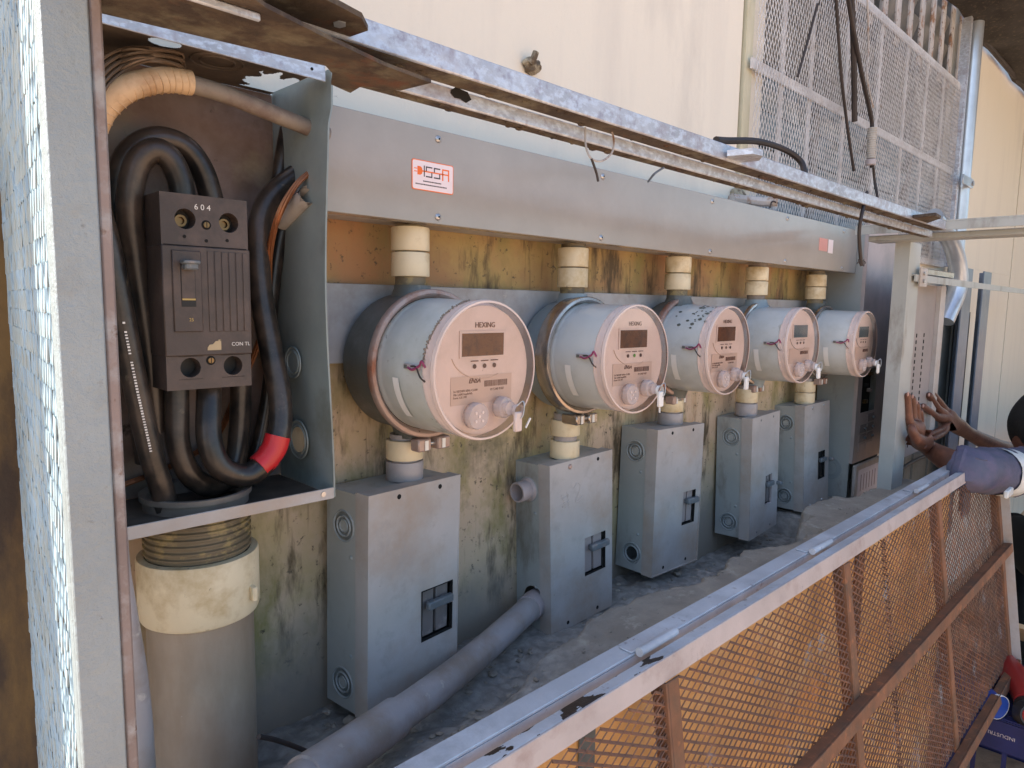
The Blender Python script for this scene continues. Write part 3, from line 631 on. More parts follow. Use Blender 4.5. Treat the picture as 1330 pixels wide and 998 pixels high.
fs += [[a + m_ for a in f][::-1] for f in fs] + [[i * 3, (i + 1) * 3, (i + 1) * 3 + m_, i * 3 + m_] for i in range(n_)]
g.add(vs + vs2, fs); link('side_panel', g, 'cabinet_side', cab)
g = G(); g.box((CX0 - .003, CY0, CZ0), (CX0 - .0005, CY1, CZ1)); link('side_panel', g, 'cabinet_side', cab)
g = G(); g.box((CX0, CY0 - .0015, CZ0 - .004), (CX1 - .0005, CY0 + .0008, CZ0 + .010), .0006); link('bottom_lip', g, 'grey_paint_dusty', cab)
g = G(); g.box((CX0, CY0 - .0015, CZ1 - .014), (CX1 - .004, CY0 + .0008, CZ1 + .004), .0006); link('top_lip', g, 'galvanised', cab)
g = G(); g.cyl((.418, CY0 - .0016, CZ0 + .004), -Y, .0032, .0012, 12); link('screw', g, 'steel_screw', cab)
g = G(); g.cyl((.412, CY0 - .0016, CZ1 - .004), -Y, .0018, .0006, 10); link('screw_hole', g, 'black_hole', cab)
for (px, py, rr, fm) in ((381, 471, .021, None), (388, 571, .026, 'plaster_wall')):
    # on the side panel x = CX1: find y,z on that plane
    c = (px - 665, -(py - 499), -FPX); r = Vector([sum(RM[i][k] * c[k] for k in range(3)) for i in range(3)]); p = CAM + r * ((CX1 - .006) / r.x)
    g = G(); g.lathe([(rr * .66, 0), (rr * .70, -.0016), (rr * .76, 0), (rr * .92, -.0002), (rr * .96, -.0014), (rr, 0)], (CX1 - .006, p.y, p.z), X, 32); link('knockout', g, 'cabinet_side', cab)
    g = G(); g.cyl((CX1 - .0068, p.y, p.z), X, rr * .64, .0008, 28); link('knockout_disc', g, 'cabinet_side' if fm is None else 'pvc_cream', cab)
g = G(); g.lathe([(.017, 0), (.0185, -.0015), (.020, 0), (.026, 0), (.0275, -.0015), (.029, 0)], (.332, .815, CZ1 - .0005), Z, 32); link('knockout', g, 'cabinet_ceiling', cab)

# ---- main breaker
mb = thing('main_breaker', 'large brown-black moulded two-pole breaker with lever up and chalked numbers', 'circuit breaker', (.30, .84, 1.41))
BX0, BX1, BZ0, BZ1, BY = .2535, .3460, 1.4025, 1.6115, .780
HR = .0108
holes = [(BX0 + .0250, BZ1 - .026), (BX1 - .0210, BZ1 - .026), (BX0 + .0250, BZ0 + .024), (BX1 - .0210, BZ0 + .024)]
def holed_plate(g, x0, x1, z0, z1, y, hs, n=24):
    """front face with round holes: each hole gets its own square cell"""
    xs = sorted({x0, x1} | {round(h[0] + s * HR * 1.2, 5) for h in hs for s in (-1, 1)}); zs = sorted({z0, z1} | {round(h[1] + s * HR * 1.2, 5) for h in hs for s in (-1, 1)})
    for a, b in zip(xs, xs[1:]):
        for c, d in zip(zs, zs[1:]):
            hit = [h for h in hs if a < h[0] < b and c < h[1] < d]
            if not hit: g.add([(a, y, c), (b, y, c), (b, y, d), (a, y, d)], [[0, 1, 2, 3]]); continue
            h = hit[0]; ring = []; sq = []
            for k in range(n):
                t = 2 * math.pi * k / n; cx_, cz_ = math.cos(t), math.sin(t); s = 1 / max(abs(cx_), abs(cz_))
                ring.append((h[0] + cx_ * HR, y, h[1] + cz_ * HR)); sq.append((h[0] + cx_ * s * (b - a) / 2, y, h[1] + cz_ * s * (d - c) / 2))
            g.add(ring + sq, [[k, (k + 1) % n, n + (k + 1) % n, n + k] for k in range(n)])
            for cc in ((a, c), (b, c), (b, d), (a, d)): pass
            g.lathe([(HR, 0), (HR * .96, .016)], (h[0], y, h[1]), Y, n)
g = G()
zt, zb_ = BZ1 - .0535, BZ0 + .0360
holed_plate(g, BX0, BX1, zt, BZ1, BY, holes[:2]); holed_plate(g, BX0, BX1, BZ0, zb_, BY, holes[2:])
g.box((BX0, BY + .0001, BZ0 + .0001), (BX0 + .002, .829, BZ1)); g.box((BX1 - .002, BY + .0001, BZ0 + .0001), (BX1, .829, BZ1))
g.box((BX0 + .002, BY + .0002, BZ1 - .002), (BX1 - .002, .829, BZ1)); g.box((BX0 + .002, BY + .0002, BZ0), (BX1 - .002, .829, BZ0 + .002))
link('case_ends', g, 'bakelite', mb)
g = G(); g.box((BX0 - .001, BY - .0025, zb_ + .0009), (BX1 + .001, .828, zt - .0009), .0012); link('case_middle', g, 'bakelite', mb)
g = G(); g.box((BX0 + .001, .797, BZ0 + .003), (BX1 - .001, .8285, BZ1 - .003)); link('case_core', g, 'bakelite_dark', mb)
g = G(); g.box((BX0 - .004, .8295, BZ0 + .004), (BX1 + .003, .892, BZ1 - .004), .002); link('case_base', g, 'bakelite_dark', mb)
for h in holes[:2]:
    g = G(); g.lathe([(.0001, .0155), (.0035, .0155), (.0040, .012), (.0064, .012), (.0070, .0158)], (h[0] - .0005, BY, h[1] - .001), Y, 18); link('terminal_screw', g, 'brass', mb)
for x, z in (((BX0 + BX1) / 2 + .0005, BZ1 - .0305), ((BX0 + BX1) / 2 + .0005, BZ0 + .031)):
    g = G(); g.cyl((x, BY - .0001, z), Y, .0052, .0001, 20); link('screw_recess', g, 'black_hole', mb)
    g = G(); g.cyl((x, BY - .0006, z), -Y, .0034, .0012, 14, bev=.0004); s_ = link('cover_screw', g, 'brass', mb)
    g = G(); g.box((x - .0004, BY - .0020, z - .003), (x + .0004, BY - .00175, z + .003)); link('slot', g, 'black_hole', s_)
for x, z in ((BX0 + .0235, BZ1 - .0445), ((BX0 + BX1) / 2, BZ1 - .0475), (BX1 - .0235, BZ1 - .0455)):
    g = G(); g.cyl((x, BY - .0003, z), Y, .0019, .0002, 12); link('vent_hole', g, 'black_hole', mb)
# escutcheon, lever, ribs
g = G(); g.box((BX0 + .0085, BY - .0045, zb_ + .027), (BX0 + .0385, BY - .0026, zt - .006), .001); link('escutcheon', g, 'bakelite', mb)
g = G(); g.box((BX0 + .0165, BY - .0050, zb_ + .054), (BX0 + .0315, BY - .0046, zt - .018)); link('lever_slot', g, 'bakelite_dark', mb)
g = G(); g.box((BX0 + .0172, BY - .0054, zb_ + .063), (BX0 + .0308, BY - .0051, zt - .022)); link('slot_shutter', g, 'bakelite', mb)
g = G(); g.box((BX0 + .0172, BY - .0058, zb_ + .0610), (BX0 + .0308, BY - .0052, zb_ + .0628)); link('off_mark', g, 'print_gold', mb)
g = G(); g.box((BX0 + .0170, BY - .018, zt - .0265), (BX0 + .0310, BY - .0055, zt - .0185), .0015); g.box((BX0 + .0150, BY - .020, zt - .0205), (BX0 + .0325, BY - .0075, zt - .0165), .001); link('lever', g, 'breaker_lever', mb)
for k in range(6):
    x = BX0 + .0455 + k * .0078
    g = G(); g.box((x, BY - .0034, zb_ + .027), (x + .0066, BY - .00255, zt - .005), .0004); link('rib', g, 'bakelite', mb)
link('chalk_number', text_mesh('6 0 4', .0085, frame(((BX0 + BX1) / 2 - .003, BY - .0003, BZ1 - .0125), X, Z), .00015), 'print_white', mb)
link('gold_print', text_mesh('25', .005, frame((BX0 + .026, BY - .0050, zb_ + .040), X, Z), .0001), 'print_gold', mb)
link('chalk_word', text_mesh('CON TL', .0058, frame((BX1 - .0125, BY - .0029, zb_ + .0125), X, Z), .00012), 'print_white', mb)
g = G(); g.prism([(0, 0), (.0150, 0), (.0152, .012), (.0125, .0118), (.0122, .0102), (.009, .0098), (.006, .0065), (.0025, .0062), (.0003, .003)], (BX0 + .0425, BY - .0028, zb_ + .0065), X, Z, -Y, .0004); link('sticker_remnant', g, 'sticker_residue', mb)

# ---- cables
def path(pts): return [at(*p) for p in pts]
def cable(pts, r, label, name='power_cable', m='black_cable', cat='cable', group='thick black cables in the left cabinet', **k):
    root = thing(name, label, cat, at(*pts[0]), group=group)
    g = G(); g.tube(path(pts), r, 14, 7); link('jacket', g, m, root); return root
cable([(192, 600, .868), (176, 470, .868), (160, 350, .868), (152, 262, .862), (165, 205, .855), (200, 181, .85), (238, 190, .85), (263, 222, .85), (277, 268, .85), (279, 285, .85)], .0135, 'black cable making the outer arch into the right top terminal')
cable([(205, 560, .84), (192, 450, .838), (176, 340, .835), (168, 268, .83), (178, 215, .826), (200, 196, .822), (220, 206, .82), (234, 235, .82), (238, 268, .82)], .0135, 'black cable making the inner arch into the left top terminal')
c3 = cable([(120, 250, .80), (140, 320, .80), (160, 420, .80), (178, 510, .80), (196, 590, .80), (214, 650, .805), (222, 705, .81), (224, 760, .815)], .0125, 'printed black cable running down into the wide cream pipe')
pts = path([(158, 420, .787), (176, 510, .787), (194, 590, .787)])
g = G(); random.seed(2)
for k in range(46):
    t = k / 46; a = pts[0].lerp(pts[1], t * 2) if t < .5 else pts[1].lerp(pts[2], t * 2 - 1)
    if random.random() < .15: continue
    a = a + X * .002; g.box(a + Vector((-.0012, -.0003, -.0006)), a + Vector((.0012, .0003, .0006 + random.random() * .0008)))
link('printed_text', g, 'print_white', c3, kind='stuff')
cable([(230, 480, .82), (230, 530, .818), (232, 580, .815), (248, 618, .815), (277, 632, .825), (302, 610, .84), (311, 560, .845), (313, 490, .845)], .0130, 'black cable looping under the breaker from left to right terminal')
c5 = cable([(272, 480, .82), (271, 530, .805), (272, 572, .795), (286, 606, .79), (318, 618, .79), (345, 600, .79), (361, 570, .79), (364, 520, .80), (352, 455, .815), (339, 380, .83), (335, 310, .84), (348, 262, .845), (385, 228, .845), (425, 206, .845)], .0140, 'black cable with red tape sweeping up the right side of the breaker')
g = G(); g.tube(path([(346, 597, .79), (356, 582, .79), (361, 566, .79)]), .0152, 16, 5); link('red_tape', g, 'red_tape', c5)
g = G(); g.tube(path([(336, 606, .79), (347, 596, .79), (350, 590, .79)]), .0150, 16, 3); link('red_tape', g, 'red_tape', c5)
cable([(395, 250, .86), (366, 300, .87), (352, 400, .872), (352, 480, .87), (340, 560, .87), (318, 640, .86)], .0095, 'black cable behind the taped one, against the cabinet back')
def strands(pts, r, n, tw, label, name, m, cat):
    root = thing(name, label, cat, at(*pts[0])); P = path(pts)
    for k in range(n):
        a = 2 * math.pi * k / n; q = []
        for i, p in enumerate(P):
            b = a + tw * i; q.append(p + X * (math.cos(b) * r) + Y * (math.sin(b) * r) + Z * (math.sin(b) * r * .5))
        g = G(); g.tube(q, r * .62, 6, 6); link('strand', g, m, root)
strands([(412, 217, .80), (385, 240, .80), (362, 280, .81), (350, 330, .83), (349, 390, .85), (338, 440, .86), (308, 510, .872), (280, 568, .876), (226, 604, .878), (150, 634, .878)], .0026, 6, .9, 'bare twisted copper wire running down behind the breaker', 'copper_wire', 'copper', 'ground wire')
r_ = thing('loose_strands', 'bundle of dull bare wire strands fanned out at the cabinet top left', 'wire bundle', at(160, 90, .82)); random.seed(4)
for k in range(13):
    t = k / 12; g = G(); g.tube(path([(118, 150 - t * 58, .80 + .02 * (k % 3)), (140, 112 - t * 40, .795 + .012 * (k % 3)), (168, 88 - t * 26, .79 + .008 * ((k + 1) % 3)), (200, 78 - t * 15 + 3 * (k % 2), .79), (228 + t * 8, 84 - t * 14 + 3 * (k % 2), .79 + .006 * (k % 3)), (238 - t * 3 + 4 * (k % 2), 94 - 12 * t, .80)]), .0015, 6, 5); link('strand', g, 'strand_metal', r_)
tp = thing('taped_pipe', 'bent conduit wrapped in beige tape crossing the top of the cabinet', 'conduit', at(180, 108, .80))
g = G(); P_ = path([(118, 175, .82), (134, 142, .81), (160, 118, .80), (190, 107, .80), (220, 104, .80), (248, 108, .80)]); g.tube(P_, .0130, 18, 8); link('tape_wrap', g, 'beige_tape', tp)
g = G()
for i in range(1, 16):
    t = i / 16 * (len(P_) - 1); a = P_[int(t)].lerp(P_[min(int(t) + 1, len(P_) - 1)], t % 1); d = (P_[min(int(t) + 1, len(P_) - 1)] - P_[int(t)]).normalized()
    g.lathe([(.0128, -.0004), (.0136, 0), (.0128, .0012)], a, (d + Z * .12).normalized(), 18)
link('tape_edges', g, 'beige_tape', tp)
g = G(); g.tube(path([(246, 109, .80), (290, 122, .80), (340, 142, .80), (385, 160, .80), (425, 176, .80)]), .0098, 16, 6); link('bare_pipe', g, 'pvc_dirty', tp)
g = G(); g.tube(path([(372, 168, .87), (366, 200, .87), (360, 240, .87)]), .0085, 12, 4); solo('cable_stub', g, 'black_cable', 'short dark cable end hanging behind the taped conduit', 'cable')
sp = thing('cut_pipe', 'short grey pipe stub with a jagged cut end at the cabinet side', 'pipe stub', at(395, 255, .82))
g = G(); a = at(366, 288, .862); b = at(399, 254, .79); d = (b - a); L_ = d.length; g.lathe([(.0115, 0), (.0115, L_)], a, d, 20)
o_ = len(g.v)
g.lathe([(.0095, L_), (.0095, 0)], a, d, 20)
for i in range(20, 40): g.v[i] += d.normalized() * .004 * math.sin(i * 2.3)
link('pipe_wall', g, 'grey_paint_dusty', sp)

# ---- big cream pipe
bp = thing('service_pipe', 'very wide cream and grey plastic pipe rising into the floor of the left cabinet', 'pipe', (.292, .826, .9))
PX, PY = .2965, .8265
g = G(); g.lathe([(.0595, .88), (.0595, 1.19)], (PX, PY, 0), Z, 56); link('pipe', g, 'pvc_grey', bp)
g = G(); g.lathe([(.0600, 1.128), (.0650, 1.131), (.0672, 1.137), (.0672, 1.2015), (.066, 1.2045), (.058, 1.205)], (PX, PY, 0), Z, 56); link('collar', g, 'pvc_cream', bp)
g = G(); g.box((PX + .036, PY - .0645, 1.149), (PX + .0425, PY - .053, 1.166), .001, Matrix.Identity(4)); link('collar_lug', g, 'pvc_cream', bp)
g = G(); pr = []
for k in range(7):
    z = 1.2055 + k * .0075; pr += [(.0570, z), (.0570, z + .003), (.0592, z + .0042), (.0592, z + .006)]
g.lathe(pr, (PX, PY, 0), Z, 56, smooth=False); link('thread', g, 'thread', bp)
g = G(); g.lathe([(.0575, 1.258), (.0575, 1.272), (.061, 1.273), (.061, 1.279), (.0575, 1.2795), (.0525, 1.277), (.0515, 1.18)], (PX, PY, 0), Z, 56); link('rim', g, 'pvc_dirty', bp)
g = G(); g.tube(path([(146, 690, .70), (150, 740, .70), (160, 800, .70), (172, 870, .70), (180, 940, .70), (186, 1030, .70)]), .0125, 16, 6)
solo('slim_conduit', g, 'conduit_grey', 'slim grey conduit curving down between the white post and the wide pipe', 'conduit')

# ================================================================ TROUGH
tr = thing('wiring_trough', 'long beige-grey steel wiring trough above the meters', 'trough', (1.3, .85, 1.62))
TX0, TX1, TY, TZ0, TZ1 = .438, 2.275, .798, 1.6135, 1.7445
g = G(); g.box((TX0, TY, TZ0), (TX1, TY + .0025, TZ1), .0008); g.box((TX0, TY + .003, TZ0), (TX1, TY + .022, TZ0 + .0015)); link('cover', g, 'trough_paint', tr)
g = G(); g.box((TX0 + .001, TY + .0045, TZ0 + .004), (TX1 - .001, .8985, TZ1 - .003), .001); link('body', g, 'grey_paint_dusty', tr)
def screw(x, y, z, parent, r=.0052, m='steel_screw', nm='screw'):
    g = G(); g.lathe([(.0001, .003), (r * .5, .0029), (r * .85, .0018), (r, 0)], (x, y, z), -Y, 16); s = link(nm, g, m, parent)
    g = G(); g.cyl((x, y - .0031, z), Y, r * .32, .0002, 6, False); link('socket', g, 'black_hole', s); return s
for x in (.634, 1.010, 1.396, 1.775, 2.16):
    for z in (1.7315, 1.6235):
        screw(x, TY - .0002, z, tr)
st = bpy.data.objects.new('sticker', None); COL.objects.link(st); st.parent = tr; st['label'] = 'white sticker with orange border and plug logo'
st.location = Vector((.6248, TY - .0005, 1.678)) - tr.location
def rrect(w_, h_, r, n=5):
    out = []
    for cx_, cz_, a0 in ((w_ / 2 - r, h_ / 2 - r, 0), (-w_ / 2 + r, h_ / 2 - r, 90), (-w_ / 2 + r, -h_ / 2 + r, 180), (w_ / 2 - r, -h_ / 2 + r, 270)):
        for k in range(n + 1):
            a = math.radians(a0 + 90 * k / n); out.append((cx_ + r * math.cos(a), cz_ + r * math.sin(a)))
    return out
def sl(nm, g, m): return link(nm, g, m, st, local=True)
g = G(); g.prism(rrect(.0740, .0410, .003), (0, 0, 0), X, Z, -Y, .0003); sl('border', g, 'orange_print')
g = G(); g.prism(rrect(.0716, .0386, .0026), (0, -.00035, 0), X, Z, -Y, .0002); sl('paper', g, 'pale_sticker')
def bars_(lst, m, nm):
    g = G()
    for x0, z0, x1, z1 in lst: g.box((x0, -.00075, z0), (x1, -.0006, z1))
    sl(nm, g, m)
bars_([(-.0335, .0075, -.0285, .0087), (-.0335, .0035, -.0285, .0047)], 'orange_print', 'prong')
g = G(); g.prism([(0, -.0058), (.005, -.0058), (.0078, -.004), (.0092, 0), (.0078, .004), (.005, .0058), (0, .0058)], (-.0278, -.0006, .0058), X, Z, -Y, .0002); sl('plug', g, 'orange_print')
bars_([(-.0168, -.0015, -.0150, .0135)], 'dark_print', 'letter_i')
def S_(x0, w_=.0115):
    return [(x0, .0112, x0 + w_, .0130), (x0, .0062, x0 + .0018, .0112), (x0 + w_ - .0018, .0000, x0 + w_, .0052), (x0, -.0018, x0 + w_, .0000)]
bars_(S_(-.0132), 'dark_print', 'letter_s'); bars_(S_(.0010), 'dark_print', 'letter_s')
bars_([(-.0185, .0049, .0266, .0067)], 'orange_print', 'cord')
bars_([(.0160, -.003, .0182, .0112), (.0160, .0112, .0290, .0132), (.0268, -.003, .0290, .0112)], 'orange_print', 'letter_a')
random.seed(8); L1 = []
for zz, n_, x0 in ((-.0085, 13, -.018), (-.0132, 22, -.031)):
    x = x0
    for k in range(n_): wd = random.uniform(.0014, .0026); L1.append((x, zz, x + wd, zz + .0016)); x += wd + .0006
bars_(L1, 'dark_print', 'small_print')
g = G(); g.box((1.985, TY - .0006, 1.665), (2.045, TY - .0002, 1.70)); link('warning_label', g, 'red_print', tr, label='faded red and white warning label near the trough end')
g = G(); g.box((2.050, TY - .0006, 1.662), (2.085, TY - .0002, 1.70)); link('warning_label', g, 'pale_sticker', tr)

# strip behind the meters
g = G(); g.box((.436, .884, 1.412), (2.285, .888, 1.527), .001)
solo('mounting_strip', g, 'strip_paint', 'grey-mauve steel strip on the wall behind the five meters', 'strip')

# ================================================================ METERS
MX = (.618, .986, 1.341, 1.715, 2.093); MYF = (.676, .690, .712, .710, .692); MZ = (1.414, 1.409, 1.414, 1.410, 1.406)
ML = ['nearest and largest round electricity meter, with dark socket and rusty pink ring',
      'second round electricity meter from the left, in a wide polished steel ring',
      'middle round electricity meter with black flakes scattered over its cover',
      'fourth round electricity meter, with a blue display, over the second box from the right',
      'farthest round electricity meter, beside the breaker panel']
SOCK = ('socket_dark', 'socket_blue', 'socket_dark', 'socket_blue', 'socket_dark'); RING = ('ring_pink', 'ring_steel', 'ring_pink', 'ring_steel', 'ring_steel')
def build_meter(i):
    near = i < 3
    root = thing('electricity_meter', ML[i], 'electricity meter', (MX[i], .884, MZ[i]), (math.radians((.5, -.5, .8, -.6, .4)[i]), 0, math.radians((1.2, -.6, 1.0, -1.0, .5)[i])), 'round electricity meters in a row')
    F = .884 - MYF[i]; N = 56 if near else 40; ax = -Y
    def l(nm, g, m, p=None, **k): return link(nm, g, m, p or root, local=True, **k)
    ry = F - .112; rd = (.012, .030, .014, .012, .012)[i]
    g = G(); g.lathe([(.040, .0), (.080, .0), (.094, .006), (.100, .018), (.101, ry - rd)], (0, 0, 0), ax, N)
    l('socket', g, SOCK[i])
    g = G(); g.lathe([(.098, ry - rd - .002), (.106, ry - rd), (.1075, ry - rd + .002), (.1075, ry - .002), (.106, ry), (.1015, ry + .001), (.0985, ry - .001), (.0975, ry - .004), (.0955, ry - .006)], (0, 0, 0), ax, N); l('sealing_ring', g, RING[i])
    g = G(); g.lathe([(.099, ry - .006), (.0935, ry - .0065)], (0, 0, 0), ax, N); l('gasket', g, 'black_hole')
    # clamp lugs at the bottom
    cl = G()
    for s in (-1, 1):
        cl.box((s * .006 + (0 if s > 0 else -.024), -ry - .004, -.126), (s * .006 + (.024 if s > 0 else 0), -ry + rd + .004, -.1075), .002)
    c_ = l('clamp', cl, 'ring_pink' if i != 1 else 'ring_steel')
    g = G(); g.cyl((-.022, -ry + .006, -.117), X, .0035, .05, 10); l('clamp_bolt', g, 'steel_screw', c_)
    for s in (-1, 1):
        g = G(); g.box((s * .016 - .003, -ry - .0055, -.124), (s * .016 + .003, -ry - .0045, -.110)); l('bright_tab', g, 'white_plastic', c_)
    RB, RF = .0945, .0915
    g = G(); g.lathe([(RB + .0005, ry - .012), (RB, ry + .002), (RB - .0005, ry + .006), (RB + .0005, ry + .010), (RF + .0005, F - .022)], (0, 0, 0), ax, N); l('cover_body', g, 'meter_cover' if i else 'meter_cover_dirty')
    g = G(); g.lathe([(RF + .0006, F - .0225), (RF - .004, F - .0200), (RF - .005, F - .0095), (.0005, F - .0095)], (0, 0, 0), ax, N, False); fp = l('face_plate', g, 'meter_face')
    g = G(); g.lathe([(RF + .0008, F - .0222), (RF + .0022, F - .0215), (RF + .0024, F - .004), (RF + .0012, F - .0008), (RF - .0015, F)], (0, 0, 0), ax, N); l('cover_rim', g, 'milky_rim')
    g = G(); g.lathe([(RF + .0025, F - .0052), (RF + .0030, F - .004), (RF + .0016, F + .0002), (RF - .0010, F + .0004)], (0, 0, 0), ax, N); l('rim_edge', g, 'seal_plastic')
    g = G(); g.lathe([(RF - .0014, F - .0002), (.0005, F - .0002)], (0, 0, 0), ax, N, False); l('clear_front', g, 'clear_plastic')
    # moulded strap and mark on the left of the cover
    g = G(); g.lathe([(RB + .0012, ry + .030), (RB + .0011, ry + .043)], (0, 0, 0), ax, 10, True, math.radians(186), math.radians(222), ref=X); l('cover_label', g, 'white_plastic')
    a = math.radians(176); R0 = RB + .001
    g = G(); g.box((-R0 - .0016, -F + .026, -.0035 + .007), (-R0 + .012, -F + .056, .0035 + .007), .0008); l('wire_slot', g, 'port_grey')
    g = G(); g.box((-R0 - .0019, -F + .048, -.0022 + .007), (-R0 + .010, -F + .0545, .0022 + .007)); l('slot_opening', g, 'socket_dark')
    g = G(); g.tube([(-R0 - .0015, -F + .046, .006), (-R0 - .004, -F + .034, .004), (-R0 - .002, -F + .022, .010), (-R0 - .0035, -F + .016, .016), (-R0 + .001, -F + .014, .008)], .0016, 6, 5); l('seal_wire', g, 'magenta_wire')
    g = G(); g.tube([(-R0 - .0015, -F + .040, .008), (-R0 - .003, -F + .028, .008), (-R0 - .004, -F + .018, -.004), (-R0 + .001, -F + .014, -.010)], .0011, 6, 5); l('seal_wire', g, 'dark_wire')
    Q = RF   # face coordinates in units of Q
    yf = -(F - .0095) - .0006
    def fb(nm, x0, z0, x1, z1, m, d=.0006, p=None):
        g = G(); g.box((x0 * Q, yf - d, z0 * Q), (x1 * Q, yf, z1 * Q)); return l(nm, g, m, p or fp)
    dsp = fb('display_frame', -.47, .19, .50, .58, 'meter_face', .0012)
    g = G(); g.box((-.43 * Q, yf - .0018, .215 * Q), (.40 * Q, yf - .0013, .545 * Q)); l('display', g, ('lcd', 'lcd', 'lcd', 'lcd_blue', 'lcd_blue')[i], fp)
    for k, x in enumerate((-.17, .03, .23)):
        g = G(); g.cyl((x * Q, yf, .065 * Q), -Y, .034 * Q, .0006, 14); l('indicator', g, 'led_green' if (i == 1 and k == 1) else 'led_dark', fp)
        fb('indicator_text', x - .075, .135, x + .075, .150, 'print_brown', .0003)
    if near: fb('maker_name', 0, 0, 0.001, .001, 'print_brown') if False else l('maker_name', text_mesh('HEXING', .0100, frame((.03 * Q, yf - .0003, .66 * Q), X, Z), .0002), 'print_brown', fp)
    # arc under the indicators
    arc = [(.58 * Q * math.cos(math.radians(t)) * 1.08, yf - .0004, .30 * Q + .40 * Q * math.sin(math.radians(t)) * 1.05) for t in range(195, 300, 8)]
    g = G(); g.tube(arc, .0007, 6, 3); l('moulded_arc', g, 'port_grey' if i > 2 else 'meter_label', fp)
    fb('label_plate', -.62, -.48, .60, .06 if False else -.07, 'meter_label', .0003)
    yl = yf - .0004
    if near:
        l('utility_name', text_mesh('ENSA', .0088, frame((-.17 * Q, yl - .0003, -.145 * Q), X, Z), .0002, font_shear=.3, offset=.0002), 'print_brown', fp)
        l('serial_number', text_mesh('19 5340 9187', .0048, frame((.29 * Q, yl - .0002, -.295 * Q), X, Z), .0001), 'print_brown', fp)
        l('rating_text', text_mesh('3x120/240V 60Hz CL200\n1kh 3,600 Imp/kWh\nForm 12S 3W', .0042, frame((-.58 * Q, yl - .0002, -.325 * Q), X, Z), .0001, align='LEFT'), 'print_brown', fp)
    g = G(); random.seed(20); x = .03
    while x < .50:
        wd = random.choice((.006, .011, .016)); g.box((x * Q, yl - .0003, -.245 * Q), ((x + wd) * Q, yl - .0001, -.155 * Q)); x += wd + random.choice((.008, .013))
    l('barcode', g, 'print_brown', fp)
    # optical port and button with tag on the front
    yF = -F
    g = G(); g.lathe([(.0180, -.004), (.0176, .007), (.0168, .0085), (.0001, .0085)], (-.235 * Q, yF, -.64 * Q), -Y, 24); op = l('optical_port', g, 'milky_knob')
    for dx, dz in ((-.006, .005), (.006, .005), (-.006, -.006), (.006, -.006), (0, 0)):
        g = G(); g.cyl((-.235 * Q + dx, yF - .0086, -.64 * Q + dz), -Y, .0020, .0008, 10); l('port_stud', g, 'seal_plastic', op)
    g = G(); g.lathe([(.0150, -.003), (.0146, .008), (.0135, .010), (.010, .0105), (.0096, .018), (.0001, .0185)], (.30 * Q, yF, -.56 * Q), -Y, 20); bt = l('reset_button', g, 'milky_knob')
    g = G(); g.box((.30 * Q - .002, yF - .030, -.56 * Q - .031), (.30 * Q + .0115, yF - .024, -.56 * Q - .004), .0015); g.lathe([(.009, 0), (.009, .006)], (.42 * Q, yF - .018, -.60 * Q), -Y, 16); l('seal_tag', g, 'white_plastic' if i else 'seal_plastic', bt)
    g = G(); g.tube([(.30 * Q + .006, yF - .022, -.56 * Q + .002), (.30 * Q + .012, yF - .030, -.56 * Q + .010), (.30 * Q + .010, yF - .032, -.56 * Q - .008), (.30 * Q + .004, yF - .028, -.56 * Q - .016)], .0009, 6, 5); l('seal_wire', g, 'steel_screw', bt)
    if i < 2:
        g = G(); p0 = Vector((.30 * Q + (.022 if i == 0 else .004), yF - .026, -.56 * Q - .028)); g.bar(p0, p0 + Vector((.008 if i == 0 else 0, -.001, .013 if i == 0 else -.013)), .002, .002); l('seal_end', g, 'white_plastic', bt)
    if i == 2:
        random.seed(31); g = G()
        for k in range(34):
            a = math.radians(random.uniform(95, 140)); d = random.uniform(ry + .05, F - .02) if k < 24 else random.uniform(ry + .02, F - .03)
            if k >= 24: a = math.radians(random.uniform(120, 155))
            R1 = RB - (d - ry) * .028 + .0008; p = Vector((R1 * math.cos(a), -d, R1 * math.sin(a))); s_ = random.uniform(.0014, .004)
            bm = bmesh.new(); bmesh.ops.create_icosphere(bm, subdivisions=1, radius=s_); g.bm(bm, False, Matrix.Translation(p) @ Matrix.Rotation(-a + math.pi / 2, 4, 'Y') @ Matrix.Diagonal((1, 1.3, .2, 1)))
        l('dirt_flakes', g, 'dirt_flake', kind='stuff')
    if i == 0:
        g = G(); random.seed(12)
        for k in range(60):
            t = k / 60; a = math.radians(100 + 75 * t); p = Vector(((RF + .003) * math.cos(a), -F + .020 + random.uniform(-.002, .002), (RF + .003) * math.sin(a))); bm = bmesh.new(); bmesh.ops.create_icosphere(bm, subdivisions=1, radius=random.uniform(.0008, .002)); g.bm(bm, False, Matrix.Translation(p))
        l('dirt_line', g, 'pvc_dirty', kind='stuff')
    # hub on the socket that takes the pipes
    for s in (1, -1):
        g = G(); g.lathe([(.036, .084), (.030, .100), (.027, .108), (.027, .113)], (0, -.045, 0), Z * s, 28); l('hub', g, SOCK[i])
    return root
for i in range(5): build_meter(i)

